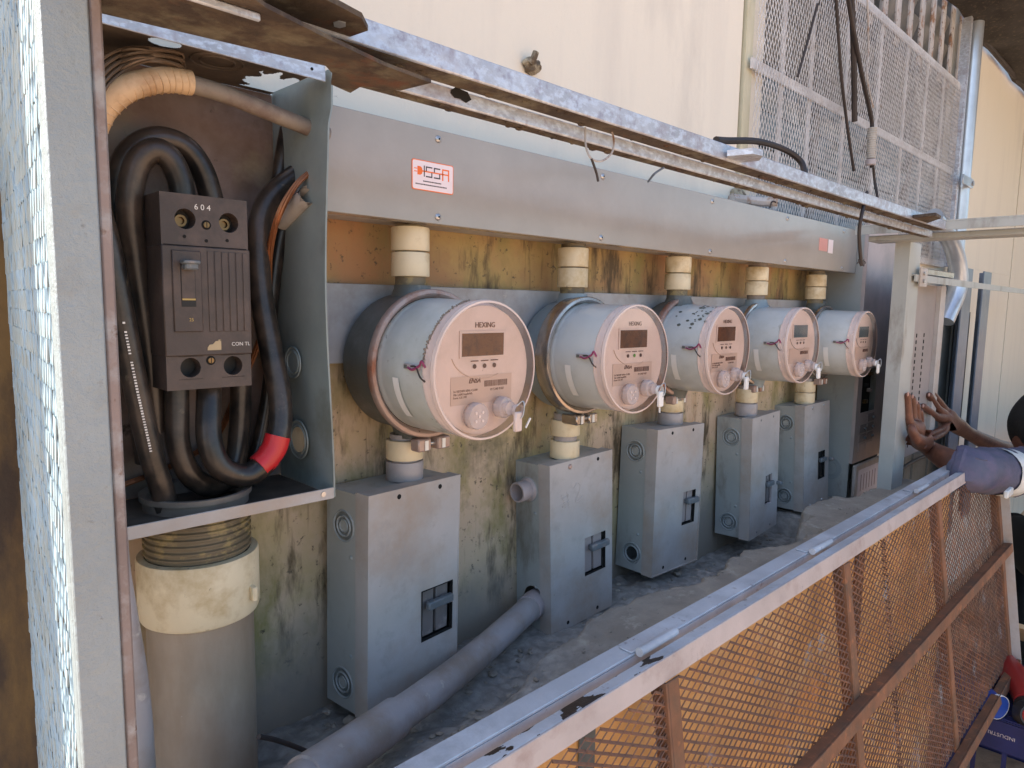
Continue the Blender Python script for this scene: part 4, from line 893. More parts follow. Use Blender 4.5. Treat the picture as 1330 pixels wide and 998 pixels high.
# ---- couplings between trough and meters, and between meters and boxes
UL = ['cream double coupling above the nearest meter', 'cream double coupling above the second meter', 'cream double coupling above the speckled middle meter', 'cream double coupling above the fourth meter', 'cream double coupling above the farthest meter']
LL = ['peeling cream coupling half painted grey on top of the nearest box', 'cream coupling with grey band on top of the scratched second box', 'grey-smeared coupling on top of the third box', 'grey and cream coupling on top of the fourth box', 'clean cream coupling on top of the fifth box']
def pipe_set(x, y, z0, z1, bands, label, group, thr):
    root = thing('pipe_coupling', label, 'coupling', (x, y, z0), group=group)
    g = G(); g.cyl((x, y, z0), Z, .0225, z1 - z0, 28); link('inner_pipe', g, thr, root)
    for a, b, m in bands:
        g = G(); g.lathe([(.0230, a), (.0275, a + .0006), (.0282, a + .002), (.0282, b - .002), (.0275, b - .0006), (.0230, b)], (x, y, 0), Z, 32); link('coupling', g, m, root)
for i in range(5):
    zt_ = MZ[i] + .108
    pipe_set(MX[i], .842, zt_, 1.6125, [(zt_ + .0165, zt_ + .052, 'pvc_cream'), (zt_ + .0535, zt_ + .0885, 'pvc_cream')], UL[i], 'cream couplings above the meters', 'thread' if i != 3 else 'pvc_dirty')
# ================================================================ BREAKER BOXES
BQ = [((.507, .786, 1.237), (6.5, 0, .9)), ((.901, .812, 1.213), (-.3, -.57, -2.0)), ((1.225, .801, 1.242), (-1.1, -.05, 1.4)),
      ((1.648, .800, 1.222), (3.5, -1.2, -.9)), ((1.990, .810, 1.221), (-.2, -2.2, -1.1))]
BLBL = ['nearest and largest grey breaker box, with two dark holes along its top edge',
        'grey breaker box with scratched marks and a conduit stub on its left side',
        'third grey breaker box, leaning, with an open round hole low on its side',
        'grey breaker box, fourth from the left, with its lever in a bright-edged opening',
        'farthest grey breaker box, with four shiny cover screws and a black breaker']
BW, BH, BD = .182, .316, .095
def build_box(i):
    (x, y, z), (ra, rb, rc) = BQ[i]; BH = (.326, .322, .318, .318, .312)[i]
    R_ = Matrix.Rotation(math.radians(ra), 3, 'Z') @ Matrix.Rotation(math.radians(rb), 3, 'X') @ Matrix.Rotation(math.radians(rc), 3, 'Y')
    root = thing('breaker_box', BLBL[i], 'breaker box', (x, y, z), R_.to_euler(), 'grey breaker boxes under the meters')
    def l(nm, g, m, p=None, **k): return link(nm, g, m, p or root, local=True, **k)
    cd_ = .028   # cover depth
    g = G(); t = .0016
    kn = []    # knockouts on the left side: (y, z, radius, kind)
    lo_k = (.058, -BH + .040); up_k = (.056, -.052)
    hole = {1: (.045, -BH + .060, .025), 2: (.052, -BH + .040, .0145)}.get(i)
    # left side (with a real opening where the photo has one)
    def side():
        if not hole: g.box((t, cd_ - .006, -BH + .002), (2 * t, BD, -.002)); return
        hy, hz, hr = hole; n = 24; y0, y1, z0, z1 = cd_ - .006, BD, -BH + .002, -.002; a = hr * 1.25
        for (p, q) in (((y0, z0), (y1, hz - a)), ((y0, hz + a), (y1, z1)), ((y0, hz - a), (hy - a, hz + a)), ((hy + a, hz - a), (y1, hz + a))):
            if q[0] > p[0]: g.box((t, p[0], p[1]), (2 * t, q[0], q[1]))
        ring = []; sq = []
        for k in range(n):
            th = 2 * math.pi * k / n; c, s = math.cos(th), math.sin(th); m_ = 1 / max(abs(c), abs(s))
            ring.append((t, hy + c * hr, hz + s * hr)); sq.append((t, hy + c * m_ * a, hz + s * m_ * a))
        g.add(ring + sq, [[k, (k + 1) % n, n + (k + 1) % n, n + k] for k in range(n)])
    side()
    g.box((BW - 2 * t, cd_ - .006, -BH + .002), (BW - t, BD, -.002)); g.box((2 * t, cd_ - .006, -.0035), (BW - 2 * t, BD, -.002)); g.box((2 * t, cd_ - .006, -BH + .002), (BW - 2 * t, BD, -BH + .0035)); g.box((2 * t, BD - .0015, -BH + .0035), (BW - 2 * t, BD, -.0035))
    l('box_body', g, 'grey_paint')
    # cover with the breaker opening
    ox0, ox1, oz0, oz1 = .104, .168, -.243, -.166
    if i == 1: ox0, ox1, oz0, oz1 = .096, .160, -.234, -.158
    if i == 2: ox0, ox1, oz0, oz1 = .110, .162, -.224, -.148
    if i == 3: ox0, ox1, oz0, oz1 = .095, .142, -.245, -.165
    if i == 4: ox0, ox1, oz0, oz1 = .105, .152, -.232, -.150
    g = G(); xs = (0, ox0, ox1, BW); zs = (-BH, oz0, oz1, .0015)
    for a in range(3):
        for b in range(3):
            if a == 1 and b == 1: continue
            g.add([(xs[a], 0, zs[b]), (xs[a + 1], 0, zs[b]), (xs[a + 1], 0, zs[b + 1]), (xs[a], 0, zs[b + 1])], [[0, 1, 2, 3]])
    bm = bmesh.new(); vv = {}
    for f in g.f:
        fv = []
        for q in f:
            k = tuple(round(c, 5) for c in g.v[q]); vv.setdefault(k, bm.verts.new(g.v[q]) if k not in vv else None); fv.append(vv[k])
        bm.faces.new(fv)
    # subdivide a little and add a faint dishing so that the sheet does not read as perfectly flat
    bmesh.ops.subdivide_edges(bm, edges=bm.edges[:], cuts=5, use_grid_fill=True)
    for v in bm.verts:
        u_, w_ = v.co.x / BW, -v.co.z / BH; v.co.y += .0012 * math.sin(u_ * math.pi) * math.sin(w_ * math.pi) * math.sin(3 * u_ + 2 * w_ + i) + (.0015 if i == 0 else 0) * math.sin(w_ * math.pi)
    g = G(); g.bm(bm, True)
    cv = l('cover', g, 'grey_paint_dusty')
    g = G(); sk = .006 if i == 2 else 0
    for (a, b) in (((0, .0005, -BH), (t * .9, cd_, .0015)), ((BW - t * .9, .0005, -BH), (BW, cd_, .0015)), ((t, .0005, .0003), (BW - t, cd_ * .9, .0015)), ((t, .0005, -BH), (BW - t, cd_ * .9, -BH + .0012))):
        g.box(a, b)
    if i == 2:
        for v in g.v:
            if v.z < -BH / 2: v.y -= .004
    l('cover_flange', g, 'grey_paint_dusty')
    g = G(); g.box((ox0 - .0012, .0002, oz0 - .0012), (ox0, .006, oz1 + .0012)); g.box((ox1, .0002, oz0 - .0012), (ox1 + .0012, .006, oz1 + .0012)); g.box((ox0, .0002, oz0 - .0012), (ox1, .006, oz0)); g.box((ox0, .0002, oz1), (ox1, .006, oz1 + .0012))
    l('opening_edge', g, 'port_grey' if i == 3 else 'black_hole')
    # breaker behind the opening
    dark = i == 4; bm_ = 'bakelite_dark' if dark else ('breaker_light' if i in (1, 2) else 'breaker_grey'); w2 = (ox1 - ox0)
    g = G(); g.box((ox0 - .01, .016, oz0 - .01), (ox1 + .01, .060, oz1 + .01)); br = l('breaker', g, 'bakelite_dark')
    for k in (0, 1):
        a = ox0 + w2 * (.05 + .48 * k); g = G(); g.box((a, .006, oz0 + .003), (a + w2 * .40, .0155, oz1 - .002), .001); l('pole', g, bm_, br)
    g = G(); zc = oz0 + (oz1 - oz0) * .68; hx = .007 if i in (1, 2) else -.002
    g.box((ox0 + w2 * .12 + hx, -.009, zc - .005), (ox1 - w2 * .04 + hx, .001, zc + .008), .002); g.box((ox0 + w2 * .3, -.004, zc - .004), (ox0 + w2 * .42, .006, zc + .005)); g.box((ox0 + w2 * .66, -.004, zc - .004), (ox0 + w2 * .78, .006, zc + .005))
    if i >= 3: g.box((ox1 - .004, -.026, zc - .004), (ox1 + .008, -.012, zc + .006), .002)
    l('lever', g, 'breaker_lever', br)
    # corner holes / screws of the cover
    for k, (sx, sz) in enumerate(((.055, -.0095), (.137, -.0095), (.047, -BH + .012), (.135, -BH + .012))):
        if i == 4 or (i == 1 and k == 0):
            g = G(); g.lathe([(.0001, .003), (.003, .0028), (.005, .001), (.0052, 0)], (sx, -.0002, sz), -Y, 14); l('screw', g, 'steel_screw' if i == 4 else 'ring_pink', cv)
        elif i == 3:
            g = G(); g.cyl((sx, -.0002, sz), -Y, .003, .0006, 12); l('screw', g, 'breaker_lever', cv)
        else:
            if i == 0 and k == 3: continue
            g = G(); g.cyl((sx, -.0004, sz), Y, .0037, .0003, 14); l('screw_hole', g, 'black_hole', cv)
    # side knockouts and dimples
    for (ky, kz), kk in ((up_k, 'up'), (lo_k, 'lo')):
        R0 = .026
        if i == 1: R0 = .026
        if hole and kk == 'lo':
            if i == 1: continue
            ky, kz = hole[0], hole[1]; prof = [(.0150, 0), (.0165, .0018), (.0182, 0), (.0215, 0), (.0228, .0016), (.0245, 0)]
        else: prof = [(.0075, 0), (.0085, .0012), (.0095, 0), (.0130, 0), (.0145, .0018), (.016, 0), (.0205, 0), (.0222, .0016), (.024, 0)]
        g = G(); g.lathe(prof, (t, ky, kz), -X, 32); l('knockout', g, 'knockout')
    for kz in (-.095, -BH + .105 - .02):
        g = G(); g.lathe([(.0001, .0016), (.0026, .0012), (.0038, 0)], (t, cd_ + .012, kz), -X, 14); l('dimple', g, 'knockout')
    if i == 1:
        g = G(); g.lathe([(.0155, -.002), (.0155, .030), (.0185, .030), (.0190, .028), (.0185, .006), (.0205, .005), (.0225, .002), (.0225, 0)], (t, up_k[0], up_k[1]), -X, 32); l('conduit_stub', g, 'port_grey')
        sc = G()
        for a, b in (((.042, -.085), (.030, -.058)), ((.052, -.088), (.044, -.055)), ((.028, -.066), (.052, -.062)), ((.026, -.078), (.054, -.073))):
            sc.tube([(a[0], -.0007, a[1]), ((a[0] + b[0]) / 2 + .001, -.0007, (a[1] + b[1]) / 2), (b[0], -.0007, b[1])], .00035, 5, 2)
        sc.tube([(.066, -.0007, -.052), (.074, -.0007, -.044), (.083, -.0007, -.050), (.080, -.0007, -.062), (.070, -.0007, -.078), (.078, -.0007, -.080), (.092, -.0007, -.072)], .0004, 5, 4)
        l('scratched_mark', sc, 'chalk', cv)
    return root, R_
TOPZ = []
for i in range(5):
    root, R_ = build_box(i); x, y, z = BQ[i][0]
    # height of the box top under the coupling
    lx = (MX[i] - x) ; TOPZ.append(z + (R_ @ Vector((lx, .05, 0))).z)
for i in range(5):
    z0 = TOPZ[i] - .001; z1 = MZ[i] - .113; h = z1 - z0
    bands = {0: [(z0, z0 + .030, 'conduit_grey'), (z0 + .032, z1 - .004, 'pvc_cream')], 1: [(z0, z0 + .034, 'pvc_cream'), (z0 + .043, z1 - .008, 'pvc_cream')],
             2: [(z0, z0 + .028, 'conduit_grey'), (z0 + .030, z1 - .006, 'pvc_cream')], 3: [(z0, z0 + .034, 'conduit_grey'), (z0 + .036, z1 - .004, 'pvc_cream')], 4: [(z0, z0 + .034, 'pvc_cream'), (z0 + .0355, z1 - .004, 'pvc_cream')]}[i]
    pipe_set(MX[i] - (.008, .006, .0, .012, .02)[i], .846, z0, z1 + .004, bands, LL[i], 'couplings on top of the boxes', 'conduit_grey')

# ---- sweeping grey conduit out of the second box
random.seed(77); g = G()
for k in range(420):
    x = random.uniform(.44, 2.1); y = random.uniform(.60, .885)
    if ledge_z(x, y) > .97 and random.random() < .8: continue
    r_ = random.choice((.0016, .002, .0028, .004, .0055)) ; bm = bmesh.new(); bmesh.ops.create_icosphere(bm, subdivisions=1, radius=r_)
    for v in bm.verts: v.co *= random.uniform(.55, 1.25)
    g.bm(bm, False, Matrix.Translation((x, y, ledge_z(x, y) + r_ * .3)) @ Matrix.Rotation(random.uniform(0, 6), 4, 'Z') @ Matrix.Diagonal((1.3, .9, .6, 1)))
gr = link('gravel', g, 'concrete', kind='stuff'); gr['label'] = 'fine grit and mortar crumbs strewn over the concrete ledge'; gr['category'] = 'gravel'
sw = thing('sweep_conduit', 'thick grey plastic conduit sweeping from the second box down to the lower left', 'conduit', at(560, 900, .73))
PS = [(700, 778, .862), (690, 788, .845), (655, 820, .812), (607, 862, .770), (548, 908, .722), (500, 942, .692), (450, 978, .664), (395, 1015, .634), (320, 1062, .60)]
g = G(); g.tube(path(PS), .0228, 24, 8); link('pipe', g, 'conduit_grey', sw)
P5 = path(PS)
g = G(); g.tube([P5[5].lerp(P5[4], .25), P5[5].lerp(P5[6], .5), P5[6], P5[7]], [.0262, .0265, .0265, .0265], 24, 6); link('coupling', g, 'conduit_grey', sw)
g = G(); g.tube([P5[1].lerp(P5[0], .5), P5[1].lerp(P5[2], .12)], .0248, 24, 0); link('end_bell', g, 'port_grey', sw)
g = G(); g.tube([at(336, 957, .72), at(360, 962, .74), at(395, 975, .74), at(420, 990, .72)], .003, 8, 5); solo('loose_wire', g, 'dark_wire', 'short dark wire lying on the ledge beside the wide pipe', 'wire')

# ================================================================ BREAKER PANELS AT THE RIGHT
pb = thing('electrical_panel', 'tall grey panel box at the end of the meter row, with missing breakers', 'electrical panel', (2.26, .72, .93))
QX0, QX1, QY = 2.150, 2.42, .722
g = G(); g.box((QX0, QY + .012, .925), (QX0 + .002, .848, 1.79)); g.box((QX1 - .002, QY + .012, .925), (QX1, .848, 1.79)); g.box((QX0 + .0025, .844, .925), (QX1 - .0025, .848, 1.79)); g.box((QX0 + .0025, QY + .012, 1.788), (QX1 - .0025, .8435, 1.79)); g.box((QX0 + .0025, QY + .012, .925), (QX1 - .0025, .8435, .927)); link('panel_body', g, 'grey_paint', pb)
def rects(g, x0, x1, z0, z1, y, holes_):
    xs = sorted({x0, x1} | {h[0] for h in holes_} | {h[1] for h in holes_}); zs = sorted({z0, z1} | {h[2] for h in holes_} | {h[3] for h in holes_})
    for a, b in zip(xs, xs[1:]):
        for c, d in zip(zs, zs[1:]):
            if any(h[0] <= (a + b) / 2 <= h[1] and h[2] <= (c + d) / 2 <= h[3] for h in holes_): continue
            g.add([(a, y, c), (b, y, c), (b, y, d), (a, y, d)], [[0, 1, 2, 3]])
hx = [(2.185, 2.245), (2.252, 2.312)]
HH = [(2.185, 2.312, 1.205, 1.345)]
g = G(); rects(g, QX0 - .001, QX1, 1.045, 1.795, QY, HH); g.box((QX0 - .001, QY + .0005, 1.045), (QX0 + .001, QY + .0115, 1.795)); link('panel_front', g, 'panel_pink', pb)
g = G(); g.box((2.18, QY + .02, 1.19), (2.32, QY + .05, 1.36)); link('bus_cavity', g, 'black_hole', pb)
random.seed(6)
for k in range(7):
    x = random.choice((2.19, 2.22, 2.255, 2.285)); z = 1.21 + k * .018
    g = G(); g.box((x, QY + .008, z), (x + .02, QY + .019, z + .012), .001); link('bus_stab', g, random.choice(('brass', 'bakelite_dark', 'breaker_light')), pb)
for k in range(2):
    for c in range(4):
        x0, x1 = hx[k]; z = 1.183 - c * .031
        if c == 0 and k == 0: continue
        m = 'breaker_light' if c < 3 else 'panel_pink'
        g = G(); g.box((x0, QY - .002, z - .014), (x1, QY - .0003, z + .012), .001); b_ = link('breaker_blank' if c == 3 else 'branch_breaker', g, m, pb)
        if c < 3:
            g = G(); g.box((x1 - .022 if k == 0 else x1 - .018, QY - .009, z - .005), (x1 - .010, QY - .0023, z + .003), .001); link('lever', g, 'breaker_lever', b_)
g = G(); g.box((QX0 - .001, QY - .012, .925), (QX1, QY - .0003, 1.040), .003); link('lower_cover', g, 'grey_paint_dusty', pb)
g = G(); g.box((QX0 + .02, QY - .0128, .935), (QX1 - .06, QY - .0122, 1.022)); lb = link('circuit_label', g, 'paper_label', pb)
for k in range(6):
    g = G(); g.box((QX0 + .045 + k * .026, QY - .0132, .95), (QX0 + .049 + k * .026, QY - .0129, 1.005)); link('label_line', g, 'print_brown', lb)
g = G(); g.lathe([(.020, 0), (.022, .0007), (.024, 0), (.032, 0), (.034, .0007), (.036, 0)], (QX0 - .0003, .79, 1.02), -X, 28); link('knockout', g, 'knockout', pb)

pb.location += Vector((.140, .048, -.030))
p2 = thing('distribution_panel', 'second grey panel beyond the end post, with slotted strips, being held by two hands', 'electrical panel', (2.4, .62, 1.05))
g = G(); g.box((2.235, .668, 1.03), (2.66, .671, 1.585)); link('panel_front', g, 'second_panel_paint', p2)
g = G(); g.box((2.661, .655, 1.03), (2.72, .659, 1.585)); g.box((2.661, .6592, 1.03), (2.665, .80, 1.585)); link('flange', g, 'grey_paint_dusty', p2)
for x in (2.47, 2.55):
    for k in range(18):
        g = G(); g.box((x, .6665, 1.06 + k * .021), (x + .006, .6677, 1.072 + k * .021)); link('slot', g, 'black_hole', p2)
g = G(); g.box((2.53, .6655, 1.10), (2.61, .6678, 1.19)); link('paper_label', g, 'paper_label', p2)
# far steel posts and grey sheet
fp = thing('far_frame', 'far frame of blue-grey steel uprights with a dark sheet behind, right of the panels', 'frame', (3.7, .8, .3))
for x in (3.50, 3.86):
    g = G(); g.box((x, .78, .5), (x + .15, .786, 1.69)); g.box((x + .146, .7865, .5), (x + .15, .83, 1.69)); link('upright', g, 'steel_blue', fp)
g = G(); g.box((3.10, .84, .4), (3.95, .845, 1.50)); link('grey_sheet', g, 'sheet_grey', fp)
for x in (3.18, 3.40, 3.62, 3.84):
    g = G(); g.box((x, .832, .4), (x + .03, .8395, 1.50)); link('sheet_rib', g, 'sheet_grey', fp)
g = G(); g.tube([(3.05, .8, 1.86), (3.30, .79, 1.78), (3.42, .78, 1.62), (3.34, .80, 1.46)], .035, 14, 6); link('bent_tube', g, 'galvanised_smooth', fp)
g = G(); g.tube([at(1168, 612, .75), at(1185, 600, .78), at(1205, 592, .8), at(1225, 594, .82)], .007, 8, 5); solo('black_hose', g, 'dark_wire', 'black cable arching over the rail end under the hands', 'cable')

# ================================================================ LOOSE WIRES
def wire(pts, r, label, m='dark_wire', nm='hanging_wire', cat='wire', n=8):
    g = G(); g.tube(path(pts), r, n, 5); return solo(nm, g, m, label, cat)
wire([(1080, -60, .80), (1086, 0, .81), (1092, 90, .82), (1100, 160, .83), (1109, 222, .84)], .0045, 'thin dark wire hanging in front of the window screen, leftmost of the long ones')
wire([(1100, -60, .80), (1106, 0, .81), (1109, 80, .82), (1110, 158, .83)], .0085, 'thick dark cable ending halfway down the window screen')
wire([(1096, -60, .79), (1102, 0, .80), (1118, 90, .81), (1131, 150, .82), (1133, 168, .82)], .0065, 'dark cable that runs down into the grey splice tube')
wire([(1126, -20, .82), (1128, 60, .83), (1126, 100, .83), (1134, 140, .83)], .003, 'thin crooked wire beside the spliced cable', 'rusty_bar')
wire([(1062, 5, .83), (1050, 50, .84), (1036, 100, .85)], .0035, 'short slanting dark wire high on the window screen')
wire([(1134, 213, .82), (1136, 235, .82), (1140, 262, .80), (1139, 300, .78)], .0045, 'dark cable leaving the bottom of the splice tube')
cn = thing('splice_tube', 'grey ribbed splice tube hanging on a cable before the window screen', 'connector', at(1132, 190, .81))
a, b = at(1133, 166, .815), at(1131, 207, .815); d = (b - a); pr = []
for k in range(14):
    h = d.length * k / 14; pr += [(.0125, h), (.0142, h + .001), (.0142, h + .0035), (.0125, h + .0045)]
g = G(); g.lathe(pr, a, d, 18, False); link('ribbed_tube', g, 'old_plastic', cn)
g = G(); g.cyl(b, d, .016, .018, 12, bev=.002); link('end_cap', g, 'port_grey', cn)
g = G(); g.cyl(b + d.normalized() * .004 + X * .014, d, .007, .020, 10); link('end_clip', g, 'dark_wire', cn)
wire([(930, 182, .56), (945, 183, .57), (985, 184, .58), (1020, 195, .58), (1040, 210, .57), (1046, 228, .55)], .0055, 'black cable arching over the top rail before the window screen', nm='arching_cable', cat='cable')
wire([(760, 166, .528), (761, 190, .520), (768, 206, .515), (782, 209, .515), (795, 198, .515), (797, 180, .52), (792, 165, .525)], .0012, 'thin rusty wire loop tied under the top rails', nm='wire_loop', m='rusty_bar')
wire([(768, 206, .515), (771, 214, .515), (775, 226, .515), (777, 236, .515)], .0014, 'twisted wire tail hanging below the wire loop', nm='wire_tail', m='dark_wire')
wire([(862, 218, .54), (850, 226, .54), (842, 236, .56)], .0016, 'small bluish wire end under the top rail', nm='wire_end', m='steel_blue')
wire([(1126, 250, .53), (1120, 275, .50), (1116, 300, .50), (1117, 325, .50), (1119, 345, .50)], .0035, 'wire tied round the far end of the top rails, with frayed end', nm='tie_wire')
g = G()
for k in range(7): g.tube([at(1118, 338, .5), at(1115 + k * 1.4, 340 + (k % 3) * 3, .5), at(1113 + k * 1.8, 343 - (k % 2) * 6, .5)], .0009, 4, 3)
solo('frayed_end', g, 'dark_wire', 'frayed tuft of wire at the end of the trough', 'wire')
g = flat([(944, 203), (978, 200), (991, 203), (986, 209), (960, 212), (946, 208)], 1.7080, .008); solo('steel_tab', g, 'galvanised', 'small grey steel tab welded to the far part of the top rail', 'tab')
g = flat([(1185, 283), (1215, 280), (1222, 284), (1205, 290), (1190, 289)], 1.7075, .006); solo('steel_tab', g, 'rust_under', 'dark steel tab at the far end of the top rail', 'tab')
# foam blobs round old anchors
for k, (px, py, y, s_, lb) in enumerate(((690, 86, .893, .019, 'blob of old sealing foam with a plug, high on the cream wall'), (957, 256, .893, .026, 'lump of grey sealing foam where the cream wall meets the window screen'))):
    bm = bmesh.new(); bmesh.ops.create_icosphere(bm, subdivisions=3, radius=s_)
    for v in bm.verts: v.co *= 1 + .55 * (vnoise(v.co.x * 160 + 9, v.co.z * 160 + k) - .5)
    g = G(); g.bm(bm, True, Matrix.Translation(at(px, py, y)) @ Matrix.Diagonal((1, .7, .75, 1))); root = thing('sealing_foam', lb, 'foam', at(px, py, y)); link('foam_lump', g, 'foam', root)
    if k == 0: g = G(); g.tube([at(688, 82, .885), at(693, 76, .880), at(696, 68, .878)], .006, 10, 4); link('plug', g, 'foam', root)
wire([(950, 258, .86), (985, 262, .84), (1010, 262, .80)], .012, 'rusty stub of bar poking out above the trough', 'rusty_bar', 'bar_stub', 'bar')
wire([(1000, 270, .80), (1003, 262, .80), (1010, 264, .80)], .002, 'small hooked wire on the rusty bar stub', 'dark_wire', 'wire_hook')
for k, (px, py) in enumerate(((1003, 268), (1190, 200), (1165, 225), (1120, 200))):
    pass

# ================================================================ PERSON (crouching at the far end, reaching in)
per = thing('person', 'person crouching at the right edge, blue sleeve with reflective band, hands on a panel', 'person', (3.1, .25, 0))
def skin_mesh(nm, chains, m, parent=None, sub=2, label=None):
    """chains: list of [(point, radius), ...]; chains share their first vertex with an earlier one when equal"""
    vs = []; es = []; rs = []; idx = {}
    for ch in chains:
        prev = None
        for p, r in ch:
            k = tuple(round(c, 5) for c in p)
            if k not in idx: idx[k] = len(vs); vs.append(Vector(p)); rs.append(r)
            if prev is not None and prev != idx[k]: es.append((prev, idx[k]))
            prev = idx[k]
    me = bpy.data.meshes.new(nm); me.from_pydata(vs, es, []); ob = bpy.data.objects.new(nm, me); COL.objects.link(ob)
    sk = ob.modifiers.new('s', 'SKIN'); sk.use_smooth_shade = True; sk.branch_smoothing = .6
    for k, v in enumerate(me.skin_vertices[0].data): v.radius = (rs[k], rs[k]) if not isinstance(rs[k], tuple) else rs[k]; v.use_root = (k == 0)
    sb = ob.modifiers.new('b', 'SUBSURF'); sb.levels = sub; sb.render_levels = sub
    dg = bpy.context.evaluated_depsgraph_get(); me2 = bpy.data.meshes.new_from_object(ob.evaluated_get(dg)); bpy.data.objects.remove(ob); bpy.data.meshes.remove(me)
    g = G(); g.add([v.co.copy() for v in me2.vertices], [list(p.vertices) for p in me2.polygons], True); bpy.data.meshes.remove(me2)
    return link(nm, g, m, parent, fix=False)
def A(px, py, y): return tuple(at(px, py, y))
sh1 = A(1420, 590, .36); sh2 = A(1420, 545, .42)
# near (left) arm and hand: palm flat on the post/panel, fingers up
w1 = A(1207, 583, .585); pm1 = A(1189, 562, .60)
arm1 = [(A(1380, 608, .34), .045), (A(1330, 612, .385), .046), (A(1275, 612, .44), .044), (A(1240, 603, .50), .040), (A(1221, 592, .545), .036), (w1, .026), (A(1197, 574, .590), .034), (pm1, .036)]
def finger(base, pts, r0=.0118): return [(base, .018)] + [(A(*p), r0 - .0008 * k) for k, p in enumerate(pts)]
hand1 = [arm1, finger(pm1, [(1181, 548, .602), (1180, 532, .604), (1179, 519, .604), (1179, 511, .602)]), finger(pm1, [(1187, 546, .606), (1186, 528, .608), (1185, 514, .608)]), finger(pm1, [(1192, 548, .608), (1191, 534, .610), (1190, 522, .608)]),
         finger(pm1, [(1196, 553, .606), (1196, 543, .606), (1195, 532, .604)], .0105), [(A(1197, 574, .590), .034), (A(1190, 570, .575), .016), (A(1185, 560, .578), .013), (A(1183, 550, .586), .011)]]
body = skin_mesh('left_arm', hand1, 'skin', per)
# far (right) arm: hand tilted, fingertips on the panel
w2 = A(1256, 562, .64); pm2 = A(1230, 545, .655)
arm2 = [(A(1400, 588, .50), .05), (A(1340, 592, .55), .045), (A(1300, 583, .59), .038), (A(1275, 572, .62), .032), (w2, .026), (A(1243, 553, .65), .034), (pm2, .036)]
hand2 = [arm2, finger(pm2, [(1219, 532, .658), (1211, 521, .660), (1206, 512, .660)], .0135), finger(pm2, [(1224, 527, .662), (1215, 516, .664), (1210, 510, .664)], .0125), finger(pm2, [(1216, 541, .655), (1206, 533, .657), (1198, 527, .660)], .0125),
         [(pm2, .036), (A(1226, 556, .645), .0125), (A(1214, 562, .645), .0095), (A(1207, 564, .65), .0085)], [(pm2, .036), (A(1224, 563, .64), .0125), (A(1212, 570, .64), .010)]]
skin_mesh('right_arm', hand2, 'skin', per)
for nm_, (px, py, y) in enumerate(((1179.3, 512, .596), (1185.3, 515, .602), (1190.5, 523, .602), (1206.5, 513, .652), (1199, 527.5, .652))):
    bm = bmesh.new(); bmesh.ops.create_icosphere(bm, subdivisions=2, radius=.0065); g = G(); g.bm(bm, True, Matrix.Translation(A(px, py, y)) @ Matrix.Diagonal((.8, .45, 1, 1))); link('fingernail', g, 'nail', per)
# sleeve (rolled cuff) with reflective band
slv = [(A(1238, 607, .495), .057), (A(1246, 609, .48), .062), (A(1262, 611, .455), .063), (A(1290, 613, .425), .067), (A(1318, 614, .395), .070), (A(1350, 613, .37), .076), (A(1420, 600, .32), .09), (A(1500, 560, .28), .11)]
g = G(); P_ = [Vector(p) for p, r in slv]; g.tube(P_, [r for p, r in slv], 28, 6, cap=False)
for v in g.v: v += Vector((1, 1, 1)) * (.014 * (vnoise(v.x * 16 + v.z * 22, v.y * 30) - .5) + .009 * (vnoise(v.x * 55 + v.z * 40, v.z * 50) - .5))
link('sleeve', g, 'sleeve', per)
g = G(); a = Vector(slv[0][0]); b = Vector(slv[1][0]); g.tube([a - (b - a) * .35, a, b, b + (b - a) * .5], [.052, .0615, .066, .062], 28, 5, cap=False); link('sleeve_cuff', g, 'sleeve', per)
g = G(); a = Vector(A(1293, 613, .422)); b = Vector(A(1309, 614, .405)); g.tube([a, a.lerp(b, .5), b], [.0705, .0715, .0725], 28, 3, cap=False)
for v in g.v: v += Vector((1, 1, 1)) * .006 * (vnoise(v.x * 30, v.z * 30) - .5)
link('reflective_band', g, 'reflective_tape', per)
g = G(); q = A(1308, 638, .37); g.box(Vector(q) + Vector((-.05, -.012, -.012)), Vector(q) + Vector((.02, .0, .010)), .003); link('band_end', g, 'reflective_tape', per)
# head, torso, bent legs (mostly out of frame)
def bl(nm, c, r, sc_, m, k=0, amp=.1):
    bm = bmesh.new(); bmesh.ops.create_icosphere(bm, subdivisions=4, radius=r)
    for v in bm.verts: v.co *= 1 + amp * (vnoise(v.co.x * 14 + k, v.co.z * 14 + v.co.y * 9) - .5) * 2
    g = G(); g.bm(bm, True, Matrix.Translation(c) @ Matrix.Diagonal((*sc_, 1))); return link(nm, g, m, per)
Hd = Vector(A(1360, 556, .40))
bl('head', Hd, .118, (.85, .95, 1.18), 'skin', 1, .04)
bl('hair', Hd + Vector((-.004, .003, .012)), .122, (.86, .97, 1.14), 'hair', 3, .12)
T0 = Vector((3.35, .02, 1.0)); 
skin_mesh('torso', [[((3.22, .10, .52), .17), ((3.26, .06, .70), .17), ((3.28, .08, .88), .16), ((3.22, .16, .98), .12), (tuple(Hd + Vector((.03, -.05, -.12))), .06)], [((3.22, .16, .98), .12), (A(1430, 596, .37), .09)], [((3.22, .16, .98), .12), (A(1440, 580, .46), .08)]], 'sleeve', per)
skin_mesh('trousers', [[((3.22, .10, .50), .16), ((3.05, .36, .62), .10), (A(1322, 690, .52), .088), (A(1330, 740, .50), .062), ((3.35, .45, .22), .055), ((3.40, .42, .10), .05)], [((3.22, .10, .50), .16), ((3.0, -.02, .52), .10), ((2.85, .02, .45), .085), ((3.05, -.05, .20), .055), ((3.15, -.08, .10), .05)]], 'black_cloth', per)
for c in ((3.33, .44, .05), (3.10, -.08, .05)):
    g = G(); g.box(Vector(c) - Vector((.14, .05, .05)), Vector(c) + Vector((.12, .05, .04)), .02, seg=3); link('boot', g, 'black_cloth', per)
